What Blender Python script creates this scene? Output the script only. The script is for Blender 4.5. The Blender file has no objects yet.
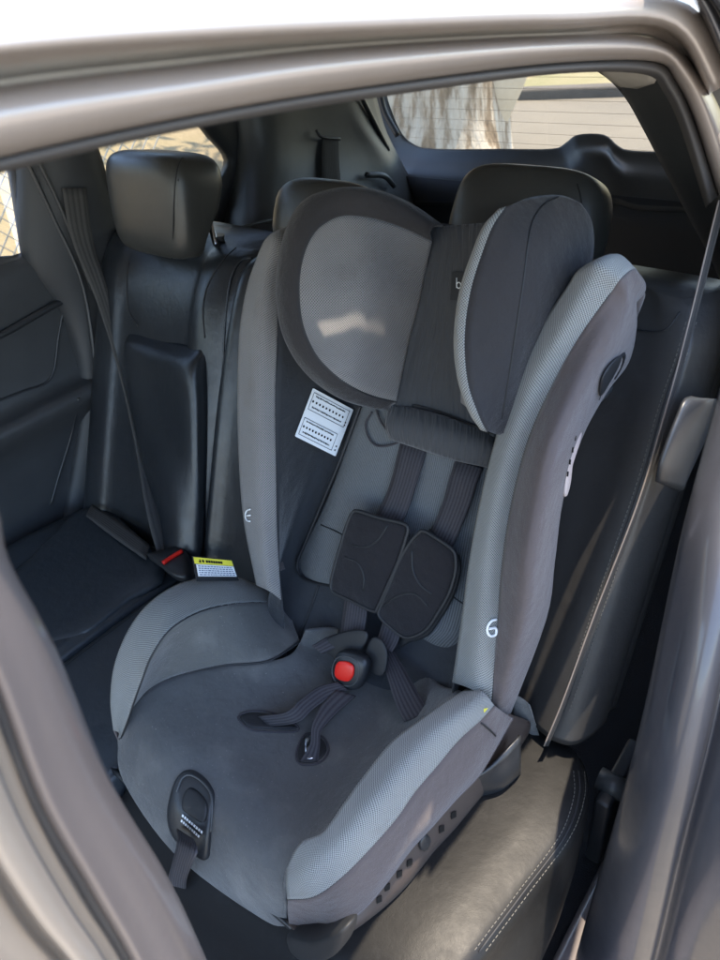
import bpy, bmesh, math, random
from mathutils import Vector, Matrix
from mathutils.bvhtree import BVHTree
random.seed(7)
sc = bpy.context.scene
COL = sc.collection
R = math.radians

# ------------------------------------------------------------------ camera, light, exposure
CAM_H, YAW, PITCH, ROLL, FPX = 1.7, R(42), R(35.6), R(6.3), 721.0
CP = Vector((0, 0, CAM_H))
_h = Vector((math.sin(YAW), -math.cos(YAW), 0))
FW = _h * math.cos(PITCH) + Vector((0, 0, -math.sin(PITCH)))
_r = FW.cross(Vector((0, 0, 1))).normalized(); _u = _r.cross(FW)
RT = _r * math.cos(ROLL) - _u * math.sin(ROLL)
UP = _r * math.sin(ROLL) + _u * math.cos(ROLL)
cd = bpy.data.cameras.new('camera'); cam = bpy.data.objects.new('camera', cd); COL.objects.link(cam)
M = Matrix((RT, UP, -FW)).transposed().to_4x4(); M.translation = CP
cam.matrix_world = M
cd.sensor_fit = 'VERTICAL'; cd.sensor_height = 36; cd.lens = FPX / 960 * 36
cd.clip_start = 0.02; cd.clip_end = 2000
cd.dof.use_dof = True; cd.dof.focus_distance = 1.0; cd.dof.aperture_fstop = 11
sc.camera = cam

SUN_EL, SUN_AZ = R(78.6), R(233)      # azimuth measured from +X, counter-clockwise: the sun stands over the open door
w = bpy.data.worlds.new('World'); sc.world = w; w.use_nodes = True
nt = w.node_tree; bg = nt.nodes['Background']
sky = nt.nodes.new('ShaderNodeTexSky'); sky.sky_type = 'NISHITA'; sky.sun_disc = False
sky.sun_elevation = SUN_EL; sky.sun_rotation = math.pi / 2 - SUN_AZ
nt.links.new(sky.outputs[0], bg.inputs[0]); bg.inputs[1].default_value = 0.15
sd = bpy.data.lights.new('sun', 'SUN'); sun = bpy.data.objects.new('sun', sd); COL.objects.link(sun)
sd.energy = 2.2; sd.angle = R(0.5); sd.color = (1, .86, .68)
S = Vector((math.cos(SUN_EL) * math.cos(SUN_AZ), math.cos(SUN_EL) * math.sin(SUN_AZ), math.sin(SUN_EL)))
sun.rotation_euler = S.to_track_quat('Z', 'Y').to_euler()
sc.view_settings.view_transform = 'Standard'; sc.view_settings.look = 'None'
sc.view_settings.exposure = 2.6; sc.view_settings.gamma = 1
sc.cycles.max_bounces = 10; sc.cycles.diffuse_bounces = 6; sc.cycles.transparent_max_bounces = 16
sc.cycles.use_denoising = True

# ------------------------------------------------------------------ surveying: photo bearings -> car coordinates
# car axes: X across the car (camera side small, far side large), Y towards the car's nose, Z up, metres
XC = 0.55                                   # centre line of the child seat
O = Vector((XC, -.58, .975)); Vv = Vector((0, -.403, .915)); Nn = Vector((0, .915, .403))   # frame of its reclined back
def ray(px, py): return FW + RT * ((px - 360) / FPX) - UP * ((py - 480) / FPX)
def X(px, py, x): d = ray(px, py); return CP + d * ((x - CP.x) / d.x)
def Y(px, py, y): d = ray(px, py); return CP + d * ((y - CP.y) / d.y)
def Z(px, py, z): d = ray(px, py); return CP + d * ((z - CP.z) / d.z)
def U(px, py, u): return X(px, py, XC + u)
def W(px, py, wv): d = ray(px, py); return CP + d * ((wv - (CP - O).dot(Nn)) / d.dot(Nn))
def L(u, v, wv): return O + Vector((u, 0, 0)) + Vv * v + Nn * wv
def SP(px, py, off=0.0):                    # plane of the leather backrests
    d = ray(px, py); y0 = -.62 - off; s = .45
    t = (y0 - s * (CP.z - .7) - CP.y) / (d.y + s * d.z); return CP + d * t

# ------------------------------------------------------------------ materials
def mat(name, color, rough=.6, metal=0, spec=.5, **k):
    m = bpy.data.materials.new(name); m.use_nodes = True
    b = m.node_tree.nodes['Principled BSDF']
    b.inputs['Base Color'].default_value = (*color, 1); b.inputs['Roughness'].default_value = rough
    b.inputs['Metallic'].default_value = metal; b.inputs['Specular IOR Level'].default_value = spec
    for a, v in k.items(): b.inputs[a.replace('_', ' ')].default_value = v
    return m
class NB:
    def __init__(s, m): s.t = m.node_tree; s.b = s.t.nodes['Principled BSDF']
    def n(s, ty, **k):
        q = s.t.nodes.new(ty)
        for a, v in k.items(): setattr(q, a, v)
        return q
    def l(s, a, b): s.t.links.new(a, b)
    def math(s, op, a, b=None, c=None):
        q = s.n('ShaderNodeMath', operation=op)
        for i, v in enumerate((a, b, c)):
            if v is None: continue
            if isinstance(v, (int, float)): q.inputs[i].default_value = v
            else: s.l(v, q.inputs[i])
        return q.outputs[0]
    def noise(s, vec, scale, detail=4, rough=.55):
        q = s.n('ShaderNodeTexNoise'); q.inputs['Scale'].default_value = scale; q.inputs['Detail'].default_value = detail
        q.inputs['Roughness'].default_value = rough; s.l(vec, q.inputs['Vector']); return q.outputs['Fac']
    def ramp(s, fac, stops):
        q = s.n('ShaderNodeValToRGB'); s.l(fac, q.inputs[0]); e = q.color_ramp.elements
        while len(e) < len(stops): e.new(.5)
        for x, (p, c) in zip(e, stops): x.position = p; x.color = (*c, 1)
        return q.outputs[0]
    def mix(s, fac, a, b):
        q = s.n('ShaderNodeMix', data_type='RGBA')
        for i, v in ((0, fac), (6, a), (7, b)):
            if isinstance(v, (int, float)): q.inputs[i].default_value = v
            elif isinstance(v, tuple): q.inputs[i].default_value = (*v, 1)
            else: s.l(v, q.inputs[i])
        return q.outputs[2]
    def bump(s, h, dist, strength=1, prev=None):
        q = s.n('ShaderNodeBump'); q.inputs['Distance'].default_value = dist; q.inputs['Strength'].default_value = strength
        s.l(h, q.inputs['Height'])
        if prev: s.l(prev, q.inputs['Normal'])
        return q.outputs[0]
def sc3(c, k): return tuple(x * k for x in c)
def knit(name, color, pile=.0006, fine=1600, wear=.25, sheen=.25, dirt=None):
    m = mat(name, color, .92, spec=.15); q = NB(m)
    tc = q.n('ShaderNodeTexCoord'); ob = tc.outputs['Object']
    big = q.noise(ob, 9, 5, .6); med = q.noise(ob, 70, 4); fn = q.noise(ob, fine, 2)
    c = q.mix(q.math('MULTIPLY', big, wear * 2), color, sc3(color, 1 + wear * 1.6))
    c = q.mix(q.math('MULTIPLY', fn, .5), c, sc3(color, .55))
    if dirt:                                # lint and crumbs rubbed into the cloth
        sp = q.noise(ob, 230, 3, .7); f = q.ramp(sp, [(.66, (0, 0, 0)), (.72, (1, 1, 1))]); 
        c = q.mix(q.math('MULTIPLY', f, .5), c, dirt)
        st = q.noise(ob, 14, 3, .5); f2 = q.ramp(st, [(.52, (0, 0, 0)), (.75, (1, 1, 1))])
        c = q.mix(q.math('MULTIPLY', f2, .22), c, dirt)
    q.l(c, q.b.inputs['Base Color'])
    wk = q.noise(ob, 22, 4, .5); b1 = q.bump(med, .004, .25, q.bump(wk, .016, .35)); b2 = q.bump(fn, pile, .8, b1); q.l(b2, q.b.inputs['Normal'])
    q.b.inputs['Sheen Weight'].default_value = sheen; q.b.inputs['Sheen Roughness'].default_value = .4
    return m
def mesh_cloth(name, light, dark, pitch=.0034, stretch=1.0):
    m = mat(name, light, .85, spec=.2); q = NB(m)
    uv = q.n('ShaderNodeUVMap'); uv.uv_map = 'UVMap'; sp = q.n('ShaderNodeSeparateXYZ'); q.l(uv.outputs[0], sp.inputs[0])
    k = 2 * math.pi / pitch
    a = q.math('SINE', q.math('MULTIPLY', sp.outputs[0], k * stretch)); b = q.math('SINE', q.math('MULTIPLY', sp.outputs[1], k))
    h = q.math('MULTIPLY', a, b)            # chequered holes of a spacer mesh
    f = q.math('MULTIPLY_ADD', h, .5, .5)
    tc = q.n('ShaderNodeTexCoord'); big = q.noise(tc.outputs['Object'], 12, 5, .6)
    base = q.mix(big, sc3(light, .82), sc3(light, 1.12))
    st = q.noise(tc.outputs['Object'], 18, 3, .5); f2 = q.ramp(st, [(.66, (0, 0, 0)), (.85, (1, 1, 1))])
    base = q.mix(q.math('MULTIPLY', f2, .35), base, (.16, .11, .08))
    c = q.mix(q.ramp(f, [(.42, (0, 0, 0)), (.72, (1, 1, 1))]), base, dark); q.l(c, q.b.inputs['Base Color'])
    q.l(q.bump(f, -.0009, .8), q.b.inputs['Normal'])
    q.b.inputs['Sheen Weight'].default_value = .2
    return m
def cord(name, light, dark, pitch=.0036):
    m = mat(name, light, .9, spec=.15); q = NB(m)
    uv = q.n('ShaderNodeUVMap'); uv.uv_map = 'UVMap'; sp = q.n('ShaderNodeSeparateXYZ'); q.l(uv.outputs[0], sp.inputs[0])
    tc = q.n('ShaderNodeTexCoord'); wv = q.noise(tc.outputs['Object'], 400, 2)
    a = q.math('SINE', q.math('MULTIPLY', sp.outputs[0], 2 * math.pi / pitch))
    f = q.math('MULTIPLY_ADD', a, .5, .5); f = q.math('MULTIPLY_ADD', wv, .5, q.math('MULTIPLY', f, .6))
    big = q.noise(tc.outputs['Object'], 10, 5, .6)
    c = q.mix(q.ramp(f, [(.25, (0, 0, 0)), (.7, (1, 1, 1))]), dark, light); c = q.mix(q.math('MULTIPLY', big, .45), c, sc3(dark, .9)); q.l(c, q.b.inputs['Base Color'])
    q.l(q.bump(f, .001, .6), q.b.inputs['Normal']); return m
def leather(name, color, rough=.38, wr=.5, scale=1.0):
    m = mat(name, color, rough, spec=.5); q = NB(m); tc = q.n('ShaderNodeTexCoord'); ob = tc.outputs['Object']
    v = q.n('ShaderNodeTexVoronoi'); v.inputs['Scale'].default_value = 650; v.feature = 'DISTANCE_TO_EDGE'; q.l(ob, v.inputs['Vector'])
    wob = q.noise(ob, 16 * scale, 5, .62); cre = q.math('ABSOLUTE', q.math('SUBTRACT', q.noise(ob, 9 * scale, 3, .5), .5))
    cr = q.ramp(cre, [(0, (0, 0, 0)), (.09, (1, 1, 1))])
    b = q.bump(wob, .012, .22 * wr); b = q.bump(cr, .0006, .35 * wr, b); b = q.bump(v.outputs[0], .0002, .7, b); q.l(b, q.b.inputs['Normal'])
    r = q.noise(ob, 30, 5, .7); q.l(q.math('MULTIPLY_ADD', r, .28, rough - .12), q.b.inputs['Roughness'])
    d = q.noise(ob, 45, 6, .75); f = q.ramp(d, [(.55, (0, 0, 0)), (.8, (1, 1, 1))])
    q.l(q.mix(q.math('MULTIPLY', f, .35), color, tuple(x * 1.5 + .02 for x in color)), q.b.inputs['Base Color'])
    return m
def plastic(name, color, rough=.5, grain=900, gb=.0002):
    m = mat(name, color, rough); q = NB(m); tc = q.n('ShaderNodeTexCoord'); ob = tc.outputs['Object']
    n = q.noise(ob, grain, 2); q.l(q.bump(n, gb, .8), q.b.inputs['Normal'])
    d = q.noise(ob, 13, 6, .7); q.l(q.mix(d, sc3(color, .8), tuple(x * 1.2 + .004 for x in color)), q.b.inputs['Base Color'])
    q.l(q.math('MULTIPLY_ADD', d, .2, rough - .1), q.b.inputs['Roughness']); return m
def paint(name, color, rough=.3, metal=.6):
    m = mat(name, color, rough, metal, Coat_Weight=.6, Coat_Roughness=.12); q = NB(m); tc = q.n('ShaderNodeTexCoord'); ob = tc.outputs['Object']
    f = q.noise(ob, 3000, 1); d = q.noise(ob, 25, 6, .7)
    c = q.mix(q.math('MULTIPLY', f, .3), color, sc3(color, 1.3)); c = q.mix(q.math('MULTIPLY', d, .35), c, sc3(color, .7)); q.l(c, q.b.inputs['Base Color'])
    q.l(q.math('MULTIPLY_ADD', d, .25, rough - .08), q.b.inputs['Roughness']); return m
def glass(name, tint, refl=1.45):
    m = bpy.data.materials.new(name); m.use_nodes = True; t = m.node_tree; t.nodes.remove(t.nodes['Principled BSDF'])
    tr = t.nodes.new('ShaderNodeBsdfTransparent'); tr.inputs[0].default_value = (*tint, 1)
    gl = t.nodes.new('ShaderNodeBsdfGlossy'); gl.inputs['Roughness'].default_value = .02
    fr = t.nodes.new('ShaderNodeFresnel'); fr.inputs[0].default_value = refl; mx = t.nodes.new('ShaderNodeMixShader')
    t.links.new(fr.outputs[0], mx.inputs[0]); t.links.new(tr.outputs[0], mx.inputs[1]); t.links.new(gl.outputs[0], mx.inputs[2])
    t.links.new(mx.outputs[0], t.nodes['Material Output'].inputs[0]); return m

M_CUSH = knit('blue_grey_knit', (.084, .085, .085), wear=.45, dirt=(.30, .29, .27))
M_LIN = knit('dark_lining_knit', (.042, .045, .050), wear=.2)
M_OUT = knit('plum_grey_knit', (.104, .086, .083), wear=.2)
M_HEAD = knit('charcoal_knit', (.035, .0335, .035), wear=.25)
M_PANEL = knit('charcoal_panel', (.060, .062, .066), wear=.3)
M_GREY = knit('mid_grey_knit', (.115, .115, .11), wear=.25, dirt=(.34, .33, .31))
M_MESH = mesh_cloth('light_spacer_mesh', (.29, .295, .28), (.075, .08, .078))
M_MESH2 = mesh_cloth('grey_spacer_mesh', (.25, .245, .24), (.075, .073, .075), .0038)
M_CORD = cord('ribbed_grey_cloth', (.17, .18, .185), (.075, .08, .085))
M_PIPE = mat('black_piping', (.012, .013, .015), .6)
M_STRAP = cord('grey_webbing', (.070, .066, .072), (.036, .034, .038), .0055)
M_PADF = knit('black_neoprene', (.018, .017, .019), wear=.3)
M_LEA = leather('black_leather', (.014, .017, .021), .33, .7); M_LEA.node_tree.nodes['Principled BSDF'].inputs['Specular IOR Level'].default_value = .6
M_LEAM = leather('black_leather_worn', (.030, .029, .028), .46, .9, .8)
M_SEAT = leather('sky_sheen_leather', (.030, .037, .045), .36, 1.0, .8)  # cushion copy of the leather: sky sheen put into a lighter, bluer colour
M_LEAH = leather('headrest_leather', (.038, .039, .037), .33, .3, .6)
M_BLK = plastic('black_plastic', (.018, .02, .023), .4)
M_TRIM = plastic('grey_trim_plastic', (.050, .054, .056), .42)
M_TRIMD = plastic('dark_trim_plastic', (.025, .028, .032), .55)
M_DOOR = plastic('door_trim_plastic', (.040, .043, .047), .45)
M_HEADL = plastic('headliner_cloth', (.36, .35, .32), .9, 600, .0006)
M_CARPET = plastic('black_carpet', (.012, .013, .018), .95, 500, .003)
M_PAINT = paint('champagne_silver_paint', (.40, .36, .335), .36, .35)
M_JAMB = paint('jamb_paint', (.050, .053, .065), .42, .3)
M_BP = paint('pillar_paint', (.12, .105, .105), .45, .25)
M_SEAL = plastic('rubber_seal', (.05, .05, .052), .6)
M_WEB = cord('belt_webbing', (.085, .083, .080), (.05, .05, .05), .006)
M_CHROME = mat('chrome', (.6, .6, .62), .15, 1)
M_WHITE = mat('white_print', (.75, .78, .80), .5)
M_INK = mat('black_ink', (.008, .008, .008), .7, spec=.2)
M_YEL = mat('yellow_print', (.72, .66, .06), .5)
M_RED = mat('red_button_plastic', (.75, .02, .012), .35)
M_STITCH = mat('pale_stitching', (.12, .115, .10), .8)
M_TAN = mat('tan_edge', (.20, .165, .14), .7)
M_GLASS = glass('window_glass', (.66, .63, .55))

# ------------------------------------------------------------------ building helpers
def cr(p0, p1, p2, p3, t):
    return .5 * ((2 * p1) + (p2 - p0) * t + (2 * p0 - 5 * p1 + 4 * p2 - p3) * t * t + (3 * p1 - p0 - 3 * p2 + p3) * t ** 3)
def spline(pts, n, closed=False):
    out = []; m = len(pts); seg = m if closed else m - 1
    if m == 2 and not closed: return [pts[0].lerp(pts[1], i / n) for i in range(n + 1)]
    for i in range(seg):
        if closed: a, b, c, d = pts[i - 1], pts[i], pts[(i + 1) % m], pts[(i + 2) % m]
        else:
            b, c = pts[i], pts[i + 1]; a = pts[i - 1] if i else b * 2 - c; d = pts[i + 2] if i + 2 < m else c * 2 - b
        for j in range(n): out.append(cr(a, b, c, d, j / n))
    if not closed: out.append(pts[-1].copy())
    return out
def resample(pts, n):
    ls = [0]
    for a, b in zip(pts, pts[1:]): ls.append(ls[-1] + (b - a).length)
    out = []; j = 0
    for i in range(n):
        s = ls[-1] * i / (n - 1)
        while j < len(ls) - 2 and ls[j + 1] < s: j += 1
        d = ls[j + 1] - ls[j]; out.append(pts[j].lerp(pts[j + 1], (s - ls[j]) / d if d > 1e-9 else 0))
    return out
ROOT = Vector((0, 0, 0))
def org(parent):
    v = Vector((0, 0, 0)); p = parent
    while p is not None: v += p.location; p = p.parent
    return v
def link(name, verts, faces, m, parent=None, uvs=None, smooth=True, solid=0, bevel=0, sub=0):
    o_ = org(parent); me = bpy.data.meshes.new(name)
    me.from_pydata([tuple(v - o_) for v in verts], [], faces)
    if uvs:
        ul = me.uv_layers.new(name='UVMap')
        for lp in me.loops: ul.data[lp.index].uv = uvs[lp.vertex_index]
    bm = bmesh.new(); bm.from_mesh(me); bmesh.ops.recalc_face_normals(bm, faces=bm.faces); bm.to_mesh(me); bm.free()
    for p in me.polygons: p.use_smooth = smooth
    ob = bpy.data.objects.new(name, me); COL.objects.link(ob); me.materials.append(m)
    if parent: ob.parent = parent
    if sub: s = ob.modifiers.new('s', 'SUBSURF'); s.levels = s.render_levels = sub
    if solid: s = ob.modifiers.new('t', 'SOLIDIFY'); s.thickness = solid; s.offset = 0
    if bevel: s = ob.modifiers.new('b', 'BEVEL'); s.width = bevel; s.segments = 3; s.limit_method = 'ANGLE'
    return ob
def grid_surface(rows, nr=5, nc=5, closed=False):
    fine = [spline(r, nc, closed) for r in rows]
    cols = [spline([f[i] for f in fine], nr) for i in range(len(fine[0]))]
    nR, nC = len(cols[0]), len(cols)
    v = [cols[c][r] for r in range(nR) for c in range(nC)]
    f = []; cc = nC if closed else nC - 1
    for r in range(nR - 1):
        for c in range(cc):
            a, b = r * nC + c, r * nC + (c + 1) % nC; f.append((a, b, b + nC, a + nC))
    rm, cm = nR // 2, nC // 2; us = [0]; vs = [0]
    for c in range(1, nC): us.append(us[-1] + (cols[c][rm] - cols[c - 1][rm]).length)
    for r in range(1, nR): vs.append(vs[-1] + (cols[cm][r] - cols[cm][r - 1]).length)
    uv = [(us[c], vs[r]) for r in range(nR) for c in range(nC)]
    return v, f, uv, nR, nC
def patch(name, rows, m, parent=None, nr=5, nc=5, solid=.003, closed=False, cap=False):
    v, f, uv, nR, nC = grid_surface(rows, nr, nc, closed)
    if cap: f += [tuple(range(nC)), tuple(reversed(range((nR - 1) * nC, nR * nC)))]
    return link(name, v, f, m, parent, uv, solid=0 if cap else solid)
def tube(name, pts, r, m, parent=None, n=6, seg=8, flat=None, taper=False, sp=True, closed=False):
    p = spline(pts, n, closed) if sp and len(pts) > 2 else pts
    v = []; f = []; up = Vector((0, 0, 1)); k = len(p)
    for i, q in enumerate(p):
        t = ((p[(i + 1) % k] if closed else p[min(i + 1, k - 1)]) - (p[i - 1] if (closed or i) else p[0])).normalized()
        a = t.cross(up)
        if a.length < .05: a = t.cross(Vector((1, 0, 0)))
        a.normalize(); b = t.cross(a); up = -b if b.dot(up) < 0 else b
        for j in range(seg):
            th = 2 * math.pi * j / seg; v.append(q + a * math.cos(th) * r + up * math.sin(th) * r)
    for i in range(k if closed else k - 1):
        for j in range(seg):
            i2 = (i + 1) % k
            f.append((i * seg + j, i * seg + (j + 1) % seg, i2 * seg + (j + 1) % seg, i2 * seg + j))
    if not closed: f += [tuple(range(seg)), tuple(range((k - 1) * seg, k * seg))]
    return link(name, v, f, m, parent)
def tubes(name, lists, r, m, parent=None, n=5, seg=6):
    V_, F_ = [], []
    for pts in lists:
        o_ = tube('tmp', pts, r, m, None, n, seg); me = o_.data; b = len(V_)
        V_ += [v.co.copy() for v in me.vertices]; F_ += [tuple(i + b for i in p.vertices) for p in me.polygons]
        bpy.data.objects.remove(o_); bpy.data.meshes.remove(me)
    return link(name, V_, F_, m, parent)
def pad(name, outline, normal, thick, m, parent=None, n=4, puff=.35, closed_sp=True):
    """cushion: closed outline (3D), puffed by 'thick' along normal"""
    o_ = spline(outline, n, True) if closed_sp else outline; k = len(o_); c = sum(o_, Vector()) / k
    prof = [(.90, -.5), (.97, -.42), (1, -.15), (1, .12), (.97, .34), (.90, .46), (.72, .5 + puff * .3), (.4, .5 + puff * .55), (.02, .5 + puff * .6)]
    v = []; f = []
    for s, h in prof:
        for p in o_: v.append(c + (p - c) * s + normal * thick * h)
    for i in range(len(prof) - 1):
        for j in range(k): a = i * k + j; b = i * k + (j + 1) % k; f.append((a, b, b + k, a + k))
    f.append(tuple(range(k))); f.append(tuple(range((len(prof) - 1) * k, len(prof) * k)))
    e1 = (o_[k // 4] - c).normalized(); e1 = (e1 - normal * e1.dot(normal)).normalized(); e2 = normal.cross(e1)
    uv = [((q - c).dot(e1), (q - c).dot(e2)) for q in v]
    return link(name, v, f, m, parent, uv)
def ribbon(name, left, right, m, parent=None, n=6, thick=.002, mid=None):
    rows = [[a, (a + b) / 2, b] for a, b in zip(left, right)]
    return patch(name, rows, m, parent, n, 2, thick)
def box(name, lo, hi, m, parent=None, bevel=.004, rot=None):
    v = [Vector((x, y, z)) for x in (lo[0], hi[0]) for y in (lo[1], hi[1]) for z in (lo[2], hi[2])]
    if rot: c = sum(v, Vector()) / 8; v = [c + rot @ (q - c) for q in v]
    f = [(0, 1, 3, 2), (4, 6, 7, 5), (0, 4, 5, 1), (2, 3, 7, 6), (0, 2, 6, 4), (1, 5, 7, 3)]
    return link(name, v, f, m, parent, smooth=True, bevel=bevel)
def thing(name, label, cat, loc=(0, 0, 0), group=None):
    o_ = bpy.data.objects.new(name, None); COL.objects.link(o_); o_.location = loc; o_.empty_display_size = .05
    o_['label'] = label; o_['category'] = cat
    if group: o_['group'] = group
    return o_
def struct(o_): o_['kind'] = 'structure'; return o_
def tag(o_, label, cat, group=None):
    o_['label'] = label; o_['category'] = cat
    if group: o_['group'] = group
    return o_
def on_mesh(ob):
    """drop(px, py, lift): the point of a built surface in that bearing"""
    off = org(ob); me = ob.data
    t = BVHTree.FromPolygons([v.co + off for v in me.vertices], [tuple(p.vertices) for p in me.polygons])
    half = sum(m_.thickness / 2 for m_ in ob.modifiers if m_.type == 'SOLIDIFY')
    def drop(px, py, lift=.003):
        lift += half
        d = ray(px, py).normalized(); h, nrm, i, ds = t.ray_cast(CP, d)
        if h is None: h, nrm, i, ds = t.find_nearest(CP + d * 1.0); 
        if nrm.dot(d) > 0: nrm = -nrm
        return h + nrm * lift
    return drop
def plate(name, quads, m, parent=None, thick=.0006):
    """several small flat pieces of one print, each a list of 3D corners"""
    v = []; f = []
    for q in quads: b = len(v); v += q; f.append(tuple(range(b, b + len(q))))
    o_ = link(name, v, f, m, parent, smooth=False); s = o_.modifiers.new('t', 'SOLIDIFY'); s.thickness = thick; s.offset = 0; return o_

# ================================================================== THE GROUND OUTSIDE
def sheet(name, x0, x1, y0, y1, z, m):
    v = [Vector((x0, y0, z)), Vector((x1, y0, z)), Vector((x1, y1, z)), Vector((x0, y1, z))]
    o_ = link(name, v, [(0, 1, 2, 3)], m, smooth=False); return struct(o_)
def ground_mat(name, a, b, s1, s2, bd=.03):
    m = mat(name, a, .95); q = NB(m); tc = q.n('ShaderNodeTexCoord'); ob = tc.outputs['Object']
    n1 = q.noise(ob, s1, 6, .7); n2 = q.noise(ob, s2, 5, .7)
    c = q.mix(q.ramp(n1, [(.35, (0, 0, 0)), (.65, (1, 1, 1))]), a, b); c = q.mix(q.math('MULTIPLY', n2, .6), c, sc3(a, .6)); q.l(c, q.b.inputs['Base Color'])
    q.l(q.bump(n2, bd, .8), q.b.inputs['Normal']); return m
M_DRY = ground_mat('dry_grass', (.34, .28, .18), (.24, .21, .12), 1.2, 18)
M_DIRT = ground_mat('bare_ground', (.36, .31, .23), (.28, .24, .18), 1.2, 18)
M_VERGE = ground_mat('verge_grass', (.28, .25, .15), (.20, .20, .10), .8, 14)
M_ROAD = ground_mat('road_asphalt', (.20, .185, .155), (.16, .15, .13), .7, 60, .01)
M_CONC = ground_mat('kerb_concrete', (.13, .12, .11), (.09, .085, .08), 3, 40, .01)
sheet('ground', -300, 300, -300, 300, -.02, M_DIRT)
def skew(o_): o_.location = (4.9, -9.75, 0); o_.rotation_euler.z = R(16.3); return o_
skew(sheet('road', -60, 80, 0, 8.6, 0, M_ROAD))
k_ = skew(box('kerb', (-60, -.28, -.1), (80, 0, .13), M_CONC, None, .03)); struct(k_)
skew(sheet('verge', -60, 80, -30, -.28, .11, M_VERGE))

# tree on the roadside behind the tailgate
def bark():
    m = mat('peeling_bark', (.4, .33, .25), .9); q = NB(m); tc = q.n('ShaderNodeTexCoord'); mp = q.n('ShaderNodeMapping'); q.l(tc.outputs['Object'], mp.inputs[0])
    mp.inputs['Scale'].default_value = (5, 5, 1.1); n1 = q.noise(mp.outputs[0], 1.6, 6, .65); n2 = q.noise(mp.outputs[0], 9, 5, .7)
    c = q.ramp(n1, [(.3, (.10, .07, .045)), (.45, (.30, .23, .16)), (.55, (.62, .55, .45)), (.8, (.75, .70, .62))]); q.l(q.mix(q.math('MULTIPLY', n2, .5), c, (.16, .12, .08)), q.b.inputs['Base Color'])
    q.l(q.bump(n1, .05, .9), q.b.inputs['Normal']); return m
M_BARK = bark()
tree = thing('tree', 'big pale tree with peeling bark standing behind the rear window', 'tree', (3.98, -6.3, 0))
rows = []
for i, z in enumerate([-.1, .15, .5, 1.0, 1.6, 2.3, 3.2]):
    r = [.80, .66, .56, .52, .48, .44, .40][i]; cx = 3.98 + .03 * math.sin(i * 2); rr = []
    for j in range(14):
        a = 2 * math.pi * j / 14; k = r * (1 + .13 * math.sin(3 * a + i * .3) + random.uniform(-.05, .05)); rr.append(Vector((cx + k * math.cos(a), -6.2 + k * math.sin(a), z)))
    rows.append(rr)
patch('trunk', rows, M_BARK, tree, 4, 4, closed=True, cap=True)
M_PALE = ground_mat('sunlit_white_bark', (.70, .62, .50), (.58, .50, .38), 1.5, 8, .01)  # sunlit white shape at the trunk, its brightness put into the colour
rows = []
for i, (z, r, dx) in enumerate([(-.1, .12, .12), (.2, .15, .10), (.5, .23, .04), (.85, .31, -.02), (1.2, .30, .02), (1.6, .25, .08), (2.3, .22, .1), (3.1, .2, .08)]):
    rows.append([Vector((3.62 + dx + r * math.cos(2 * math.pi * j / 12), -6.32 + r * math.sin(2 * math.pi * j / 12), z)) for j in range(12)])
patch('sunlit_lobe', rows, M_PALE, tree, 4, 4, closed=True, cap=True)
def limb(a, b, c, r0):
    p = spline([Vector(a), Vector(b), Vector(c)], 6); rows = []
    for i, q_ in enumerate(p):
        r = r0 * (1 - .7 * i / len(p)); rows.append([q_ + Vector((r * math.cos(t * math.pi / 3), r * math.sin(t * math.pi / 3), 0)) for t in range(6)])
    return rows
for a, b, c, r in [((4.1, -6.2, 3.0), (3.6, -5.8, 4.2), (3.3, -5.2, 5.6), .2), ((4.2, -6.2, 3.0), (4.7, -5.9, 4.4), (5.1, -5.4, 5.8), .2), ((4.15, -6.2, 2.9), (4.2, -5.8, 4.6), (4.0, -5.3, 6.4), .24)]:
    patch('limb', limb(a, b, c, r), M_BARK, tree, 2, 3, closed=True, cap=True)
M_LEAF = ground_mat('gum_leaves', (.08, .10, .04), (.05, .075, .03), 3, 9)
v = []; f = []
for i in range(2600):
    cc = random.choice([(3.4, -5.2, 5.6), (5.0, -5.4, 5.6), (4.0, -5.2, 6.4), (3.7, -5.0, 6.2), (4.6, -5.3, 6.5)])
    p = Vector(cc) + Vector((random.gauss(0, .5), random.gauss(0, .4), random.gauss(0, .5)))
    d = Vector((random.gauss(0, 1), random.gauss(0, 1), random.gauss(-.8, 1))).normalized() * .16; s = d.cross(Vector((random.random(), random.random(), 1))).normalized() * .035
    b = len(v); v += [p - d, p + s, p + d, p - s]; f.append((b, b + 1, b + 2, b + 3))
link('crown', v, f, M_LEAF, tree, smooth=False)

# chain-link fence on the far side of the car
M_GALV = mat('galvanised_wire', (.42, .40, .36), .5, .5)
fence = thing('chain_link_fence', 'chain link fence in dry grass seen through the far side windows', 'fence', (3.6, -1, 0))
FX = 3.6; v = []; f = []; hw = .003
def bar(a, b, r):
    d = (b - a).normalized(); s = Vector((1, 0, 0)); t = d.cross(s) * r; s = s * r; k = len(v)
    v.extend([a + s + t, a + s - t, a - s - t, a - s + t, b + s + t, b + s - t, b - s - t, b - s + t]); f.extend([(k + i, k + (i + 1) % 4, k + 4 + (i + 1) % 4, k + 4 + i) for i in range(4)])
y = -3.4
while y < 3:
    bar(Vector((FX, y, .05)), Vector((FX, y + 1.7, 1.75)), hw); bar(Vector((FX + .004, y + 1.7, .05)), Vector((FX + .004, y, 1.75)), hw); y += .085
link('wire_mesh', v, f, M_GALV, fence, smooth=False)
for y in (-3.4, -1.35, 1.2):
    tube('post', [Vector((FX + .05, y, -.1)), Vector((FX + .05, y, 1.9))], .03, M_GALV, fence, sp=False)
tube('top_rail', [Vector((FX + .03, -3.4, 1.76)), Vector((FX + .03, 3, 1.76))], .02, M_GALV, fence, sp=False)
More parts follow.
